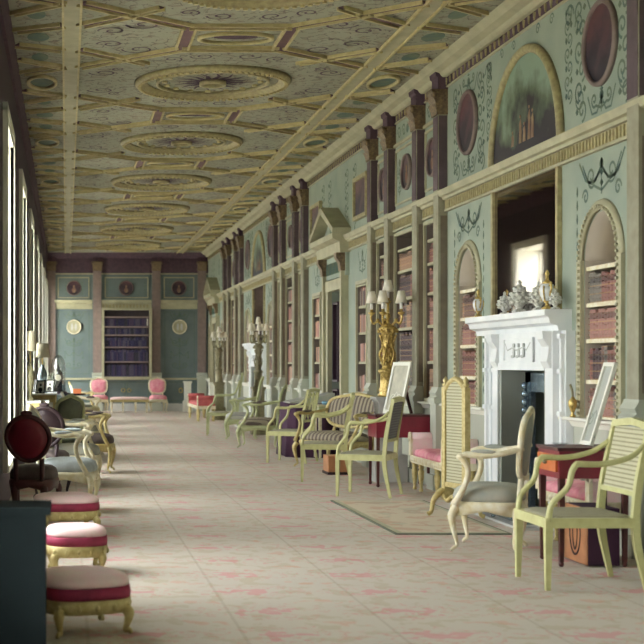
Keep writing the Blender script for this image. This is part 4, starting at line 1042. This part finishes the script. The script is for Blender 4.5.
urn('white and gilt urn at the far left end of the near mantelshelf', (3.64, 12.36, zt), .92)
vase('small silvery encrusted vase, leftmost on the near mantelshelf', (3.665, 11.70, zt), .78)
vase('largest silvery encrusted vase, left of centre on the near mantelshelf', (3.66, 11.30, zt+.004), 1.05)
vase('silvery encrusted vase right of centre on the near mantelshelf', (3.665, 10.86, zt), .92)
urn('tall white and gilt urn near the right end of near mantelshelf', (3.65, 10.62, zt), 1.12)
vase('last encrusted vase at the right end of the near mantelshelf', (3.68, 10.50, zt), .6) if False else None
o = vase('smaller encrusted vase at the right end of the near mantelshelf', (3.665, 10.49, zt), .62)
t = thing('brass_ornament', 'brass vase shaped ornament on the ledge right of the near fireplace', 'ornament', (XR-.078, 10.22, ZL+.001)); t.scale = (.85, .85, 1); MB().lathe([(.022, 0), (.025, .01), (.01, .03), (.02, .05), (.036, .09), (.034, .12), (.015, .14), (.012, .15)], n=16).build('body', M['gilt'], t); MB().tube(smooth([(0, 0, .15), (0, .01, .19), (0, .03, .21), (-.01, .035, .24)], 5), .01, 8).build('spout', M['bronze'], t)
# fender, rug, fire tools
t = thing('fender', 'low pierced steel fender in front of the near fireplace', 'fender', (3.43, 11.24, .021)); b = MB()
b.box(-.01, .01, -.74, .74, .024, .04); b.box(-.012, .012, -.74, .74, .14, .16)
for s in (-1, 1): b.box(-.01, .14, s*.74-.01, s*.74+.01, .024, .04); b.box(-.01, .14, s*.74-.012, s*.74+.012, .14, .16)
b.build('rails', M['steel'], t); b = MB(); y = -.72
while y < .73: b.ring(0, 0, [(.03, 0), (.04, 0), (.04, .006), (.03, .006)], lambda u, v, d: (d-.003, y+u*.7, .09+v*1.25), 14); y += .065
b.build('pierced_panel', M['steel'], t); b = MB()
for y in (-.74, 0, .74): b.ball((0, y, .012), .02, .02, .012, 8, 5)
b.build('feet', M['steel'], t)
o = MB().box(2.47, 3.20, 10.30, 12.70, 0, .012).build('hearth_rug', M['rug']); o.data.materials.append(M['rug']); tag(o, 'cream patterned hearth rug with dark edging before the near fireplace', 'rug')
b = MB(); rect_line(b, 2.43, 3.24, 10.26, 12.74, .04, .012, lambda u, v, d: (u, v, d)); eb_ = b.build('border', M['cream'], o)
b = MB(); rect_line(b, 2.41, 3.26, 10.24, 12.76, .02, .010, lambda u, v, d: (u, v, d)); b.build('edging', M['greygreen'], o)

# ---- end wall group
for x, sd in ((.86, 'left'), (2.38, 'right')):
    fauteuil('gilt side chair with pink oval back at the %s of the end bench' % sd, (x, 36.25, 0), math.radians(90), frame='offwhite', seat='pink_deep', back='pink_deep', name='pink_chair', cat='chair', w=.50, d=.46, h=.42, tall=.86, arms=False, group=None)
t = thing('long_bench', 'long low bench in pale pink between the two pink end chairs', 'bench', (1.62, 35.85, 0))
b = MB(); cushion(b, .42, .98, .34, .38, .41, p=12); b.build('seat', M['pink'], t); b = MB(); b.box(-.49, .49, -.21, .21, .28, .34); b.build('seat_rail', M['brass_old'], t)
for x in (-.45, -.16, .16, .45):
    for y in (-.17, .17): turned_leg(x, y, .29, .024).build('leg', M['offwhite'], t)
# ---- left side
footstool('lowest pink topped footstool with crimson band, nearest the camera', (.07, 6.55, 0), .35, .42, .42, .265)
footstool('middle pink footstool with gilt feet behind the nearest footstool', (.06, 8.40, 0), .1, .36, .36, .265)
footstool('farthest pink footstool, just in front of the mahogany oval-backed chair', (.0, 10.15, 0), .2, .44, .46, .29)
t = thing('lacquer_stand', 'dark green lacquer stand beside the pink footstools at the window wall', 'stand', (-.26, 5.6, 0))
MB().box(-.18, .18, -.14, .14, .06, .66).build('body', M['darkgreen'], t); MB().box(-.19, .20, -.15, .15, .66, .69).build('top', M['darkgreen'], t); b = MB()
for sx in (-.17, .17):
    for sy in (-.13, .13): b.box(sx-.012, sx+.012, sy-.012, sy+.012, 0, .06)
b.build('feet', M['darkwood'], t)
fauteuil('mahogany chair with dark red oval back beside the farthest footstool', (-.26, 11.2, 0), math.radians(-100), frame='mahog', seat='darkseat', back='mahog_red', name='mahogany_chair', cat='chair', w=.40, d=.40, tall=.84, arms=False, oval=True)
fauteuil('mahogany chair with nearly black oval back, behind the red-backed one', (-.15, 13.1, 0), math.radians(-100), frame='darkwood', seat='darkseat', back='darkwood', name='mahogany_chair', cat='chair', w=.38, d=.40, tall=.85, arms=False, oval=True)
R180 = PI
fauteuil('cream and gilt armchair with pale blue seat, nearest along the window wall', (.02, 12.0, 0), R180-.15, frame='offwhite', seat='paleblue', back='greyseat', w=.52, d=.50, tall=.86)
fauteuil('cream armchair with grey seat behind the pale blue seated one', (.10, 14.15, 0), R180-.1, frame='offwhite', seat='greyseat', back='greyseat', w=.52, d=.50, tall=.84)
fauteuil('round-backed armchair in dull grey green cloth below the dark round table', (.0, 15.3, 0), math.radians(-80), frame='lime2', seat='greygreen', back='greygreen', w=.40, d=.40, backw=.30, tall=.88)
fauteuil('gilt armchair with dark seat projecting farthest into the room at the window side', (.33, 16.2, 0), R180-.12, frame='brass_old', seat='darkseat', back='darkseat', w=.54, d=.46, tall=.80)
fauteuil('small cream gilt armchair standing beside the dark round table', (.28, 19.2, 0), R180, frame='offwhite', seat='greyseat', back='greygreen', w=.5, d=.5, tall=.82)
fauteuil('distant cream gilt armchair beyond the dark round table', (.42, 24.2, 0), R180, frame='offwhite', seat='darkseat', back='greyseat', w=.52, d=.5, tall=.84)
fauteuil('farthest gilt armchair along the window wall before the end bench', (.40, 29.0, 0), R180, frame='brass_old', seat='greyseat', back='greygreen', w=.52, d=.5, tall=.84)
t = legged_table('console_table', 'pale marble topped console by the windows holding the lamp', 'table', (-.30, 19.9, 0), -.17, .16, -.55, .55, .84, 'brass_old', 'marble', .02, .10, False, 'brass_old')
t = legged_table('console_table', 'nearer window wall console partly hidden behind mahogany chairs', 'table', (-.34, 17.2, 0), -.13, .12, -.35, .35, .80, 'brass_old', 'marble', .02, .10, False, 'brass_old')
def lamp(label, loc, s=1, sh='shade_tan'):
    t = thing('table_lamp', label, 'lamp', loc); t.scale = (s, s, s)
    MB().lathe([(.06, 0), (.065, .015), (.025, .04), (.03, .08), (.065, .18), (.07, .25), (.045, .33), (.02, .37), (.02, .40)], n=20).build('base', M['steel' if s == 1 else 'bronze'], t)
    MB().cyl((0, 0, .40), (0, 0, .54), .008).build('pole', M['gilt'], t); MB().lathe([(.10, .50), (.08, .70), (.077, .70), (.097, .50)], n=24).build('lamp_shade', M[sh], t); return t
lamp('table lamp with tan shade and silvery base on the pale marble console', (-.33, 19.75, .841))
lamp('table lamp with cream shade on the nearer console by the windows', (-.44, 17.2, .801), 1.15, 'shade_tan').scale = (.8, .8, 1.22)
for k, (x, y, lab) in enumerate(((-.40, 20.15, 'black and white photograph in dark frame, leftmost on the marble console'), (-.36, 19.50, 'black and white photograph in dark frame at the near end of marble console'), (-.24, 20.2, 'black and white photograph in dark frame, rightmost on the marble console'))):
    t = thing('photograph_frame', lab, 'photograph', (x, y, .842), math.radians(70)); f = MB(); mm_ = lambda u, v, d: (v*.25-d, u, v*.97); rect_line(f, -.07, .07, 0, .19, .018, .015, mm_); f.build('frame', M['black'], t)
    f = MB(); f.box(-.055, .055, .015, .175, 0, .006, mm_); f.build('print', M['candle'], t); f = MB(); f.disc(0, .12, .02, .006, .008, mm_, 12); f.disc(0, .05, .035, .006, .008, mm_, 12); f.build('sitter', M['black'], t)
t = thing('round_table', 'dark polished round table by the windows carrying the domed clock', 'table', (.03, 21.4, 0))
MB().lathe([(.27, .775), (.275, .79), (.27, .80)], n=36).build('table_top', M['black'], t); MB().lathe([(.03, .1), (.05, .2), (.03, .35), (.045, .6), (.06, .775)], n=18).build('pillar', M['darkwood'], t)
for k in range(3):
    a = 2*PI*k/3; MB().tube(smooth([(.02*CO(a), .02*S(a), .18), (.12*CO(a), .12*S(a), .12), (.22*CO(a), .22*S(a), .015)], 5), [.03, .024, .015], 8).build('leg', M['darkwood'], t)
t = thing('domed_clock', 'mantel clock under tall glass dome on the dark round table', 'clock', (-.12, 21.35, .801)); t.scale = (1.1, 1.1, 1.1)
MB().lathe([(.12, 0), (.125, .02), (.11, .03)], n=28).build('base', M['darkwood'], t)
MB().lathe([(.105, .03), (.105, .38), (.09, .46), (.05, .52), (.003, .54), (.003, .535), (.048, .515), (.087, .455), (.101, .38), (.101, .03)], n=28).build('dome', M['glass'], t)
b = MB(); b.box(-.055, .055, -.035, .035, .031, .20); b.lathe([(.07, .2), (.075, .21), (.05, .3), (.02, .36), (.004, .4)], n=18); b.build('case', M['black'], t)
MB().disc(0, .22, .042, .0, .012, lambda u, v, d: (u, -.066-d, v), 22).build('dial', M['clockface'], t)
o = MB().box(-.06, .06, -.05, .05, 0, .07).build('leather_box', M['orange']); o.location = (.17, 21.3, .802); tag(o, 'small orange leather box on the dark round table', 'box')
# ============================================================ CAMERA AND LIGHT
cd = bpy.data.cameras.new('camera'); cam = bpy.data.objects.new('camera', cd); col.objects.link(cam)
cam.location = (0, 0, CAMH); cam.rotation_euler = (PI/2, 0, 0)
cd.sensor_fit = 'HORIZONTAL'; cd.sensor_width = 36; cd.lens = 36*1400/644
cd.shift_x = (322-66)/644; cd.shift_y = (364-322)/644; cd.clip_end = 200; cd.clip_start = .05
cd.dof.use_dof = True; cd.dof.focus_distance = 13; cd.dof.aperture_fstop = 4
sc.camera = cam
wd = bpy.data.worlds.new('sky'); sc.world = wd; wd.use_nodes = True
bg = wd.node_tree.nodes['Background']; bg.inputs[0].default_value = (.96, .985, 1, 1); bg.inputs[1].default_value = 14
for c in WIN:
    ld = bpy.data.lights.new('window_portal', 'AREA'); ld.shape = 'RECTANGLE'; ld.size = 3.0; ld.size_y = 1.5; ld.cycles.is_portal = True
    lo = bpy.data.objects.new('window_portal', ld); col.objects.link(lo); lo.location = (XL-.5, c, .35+1.54)
    lo.rotation_euler = (0, -PI/2, 0)
sc.view_settings.view_transform = 'Standard'; sc.view_settings.look = 'None'; sc.view_settings.gamma = 1; sc.view_settings.use_curve_mapping = False
sc.view_settings.exposure = .3
sc.cycles.use_denoising = True
sc.cycles.max_bounces = 10; sc.cycles.diffuse_bounces = 7; sc.cycles.glossy_bounces = 4; sc.cycles.transparent_max_bounces = 12
sc.cycles.sample_clamp_indirect = 8
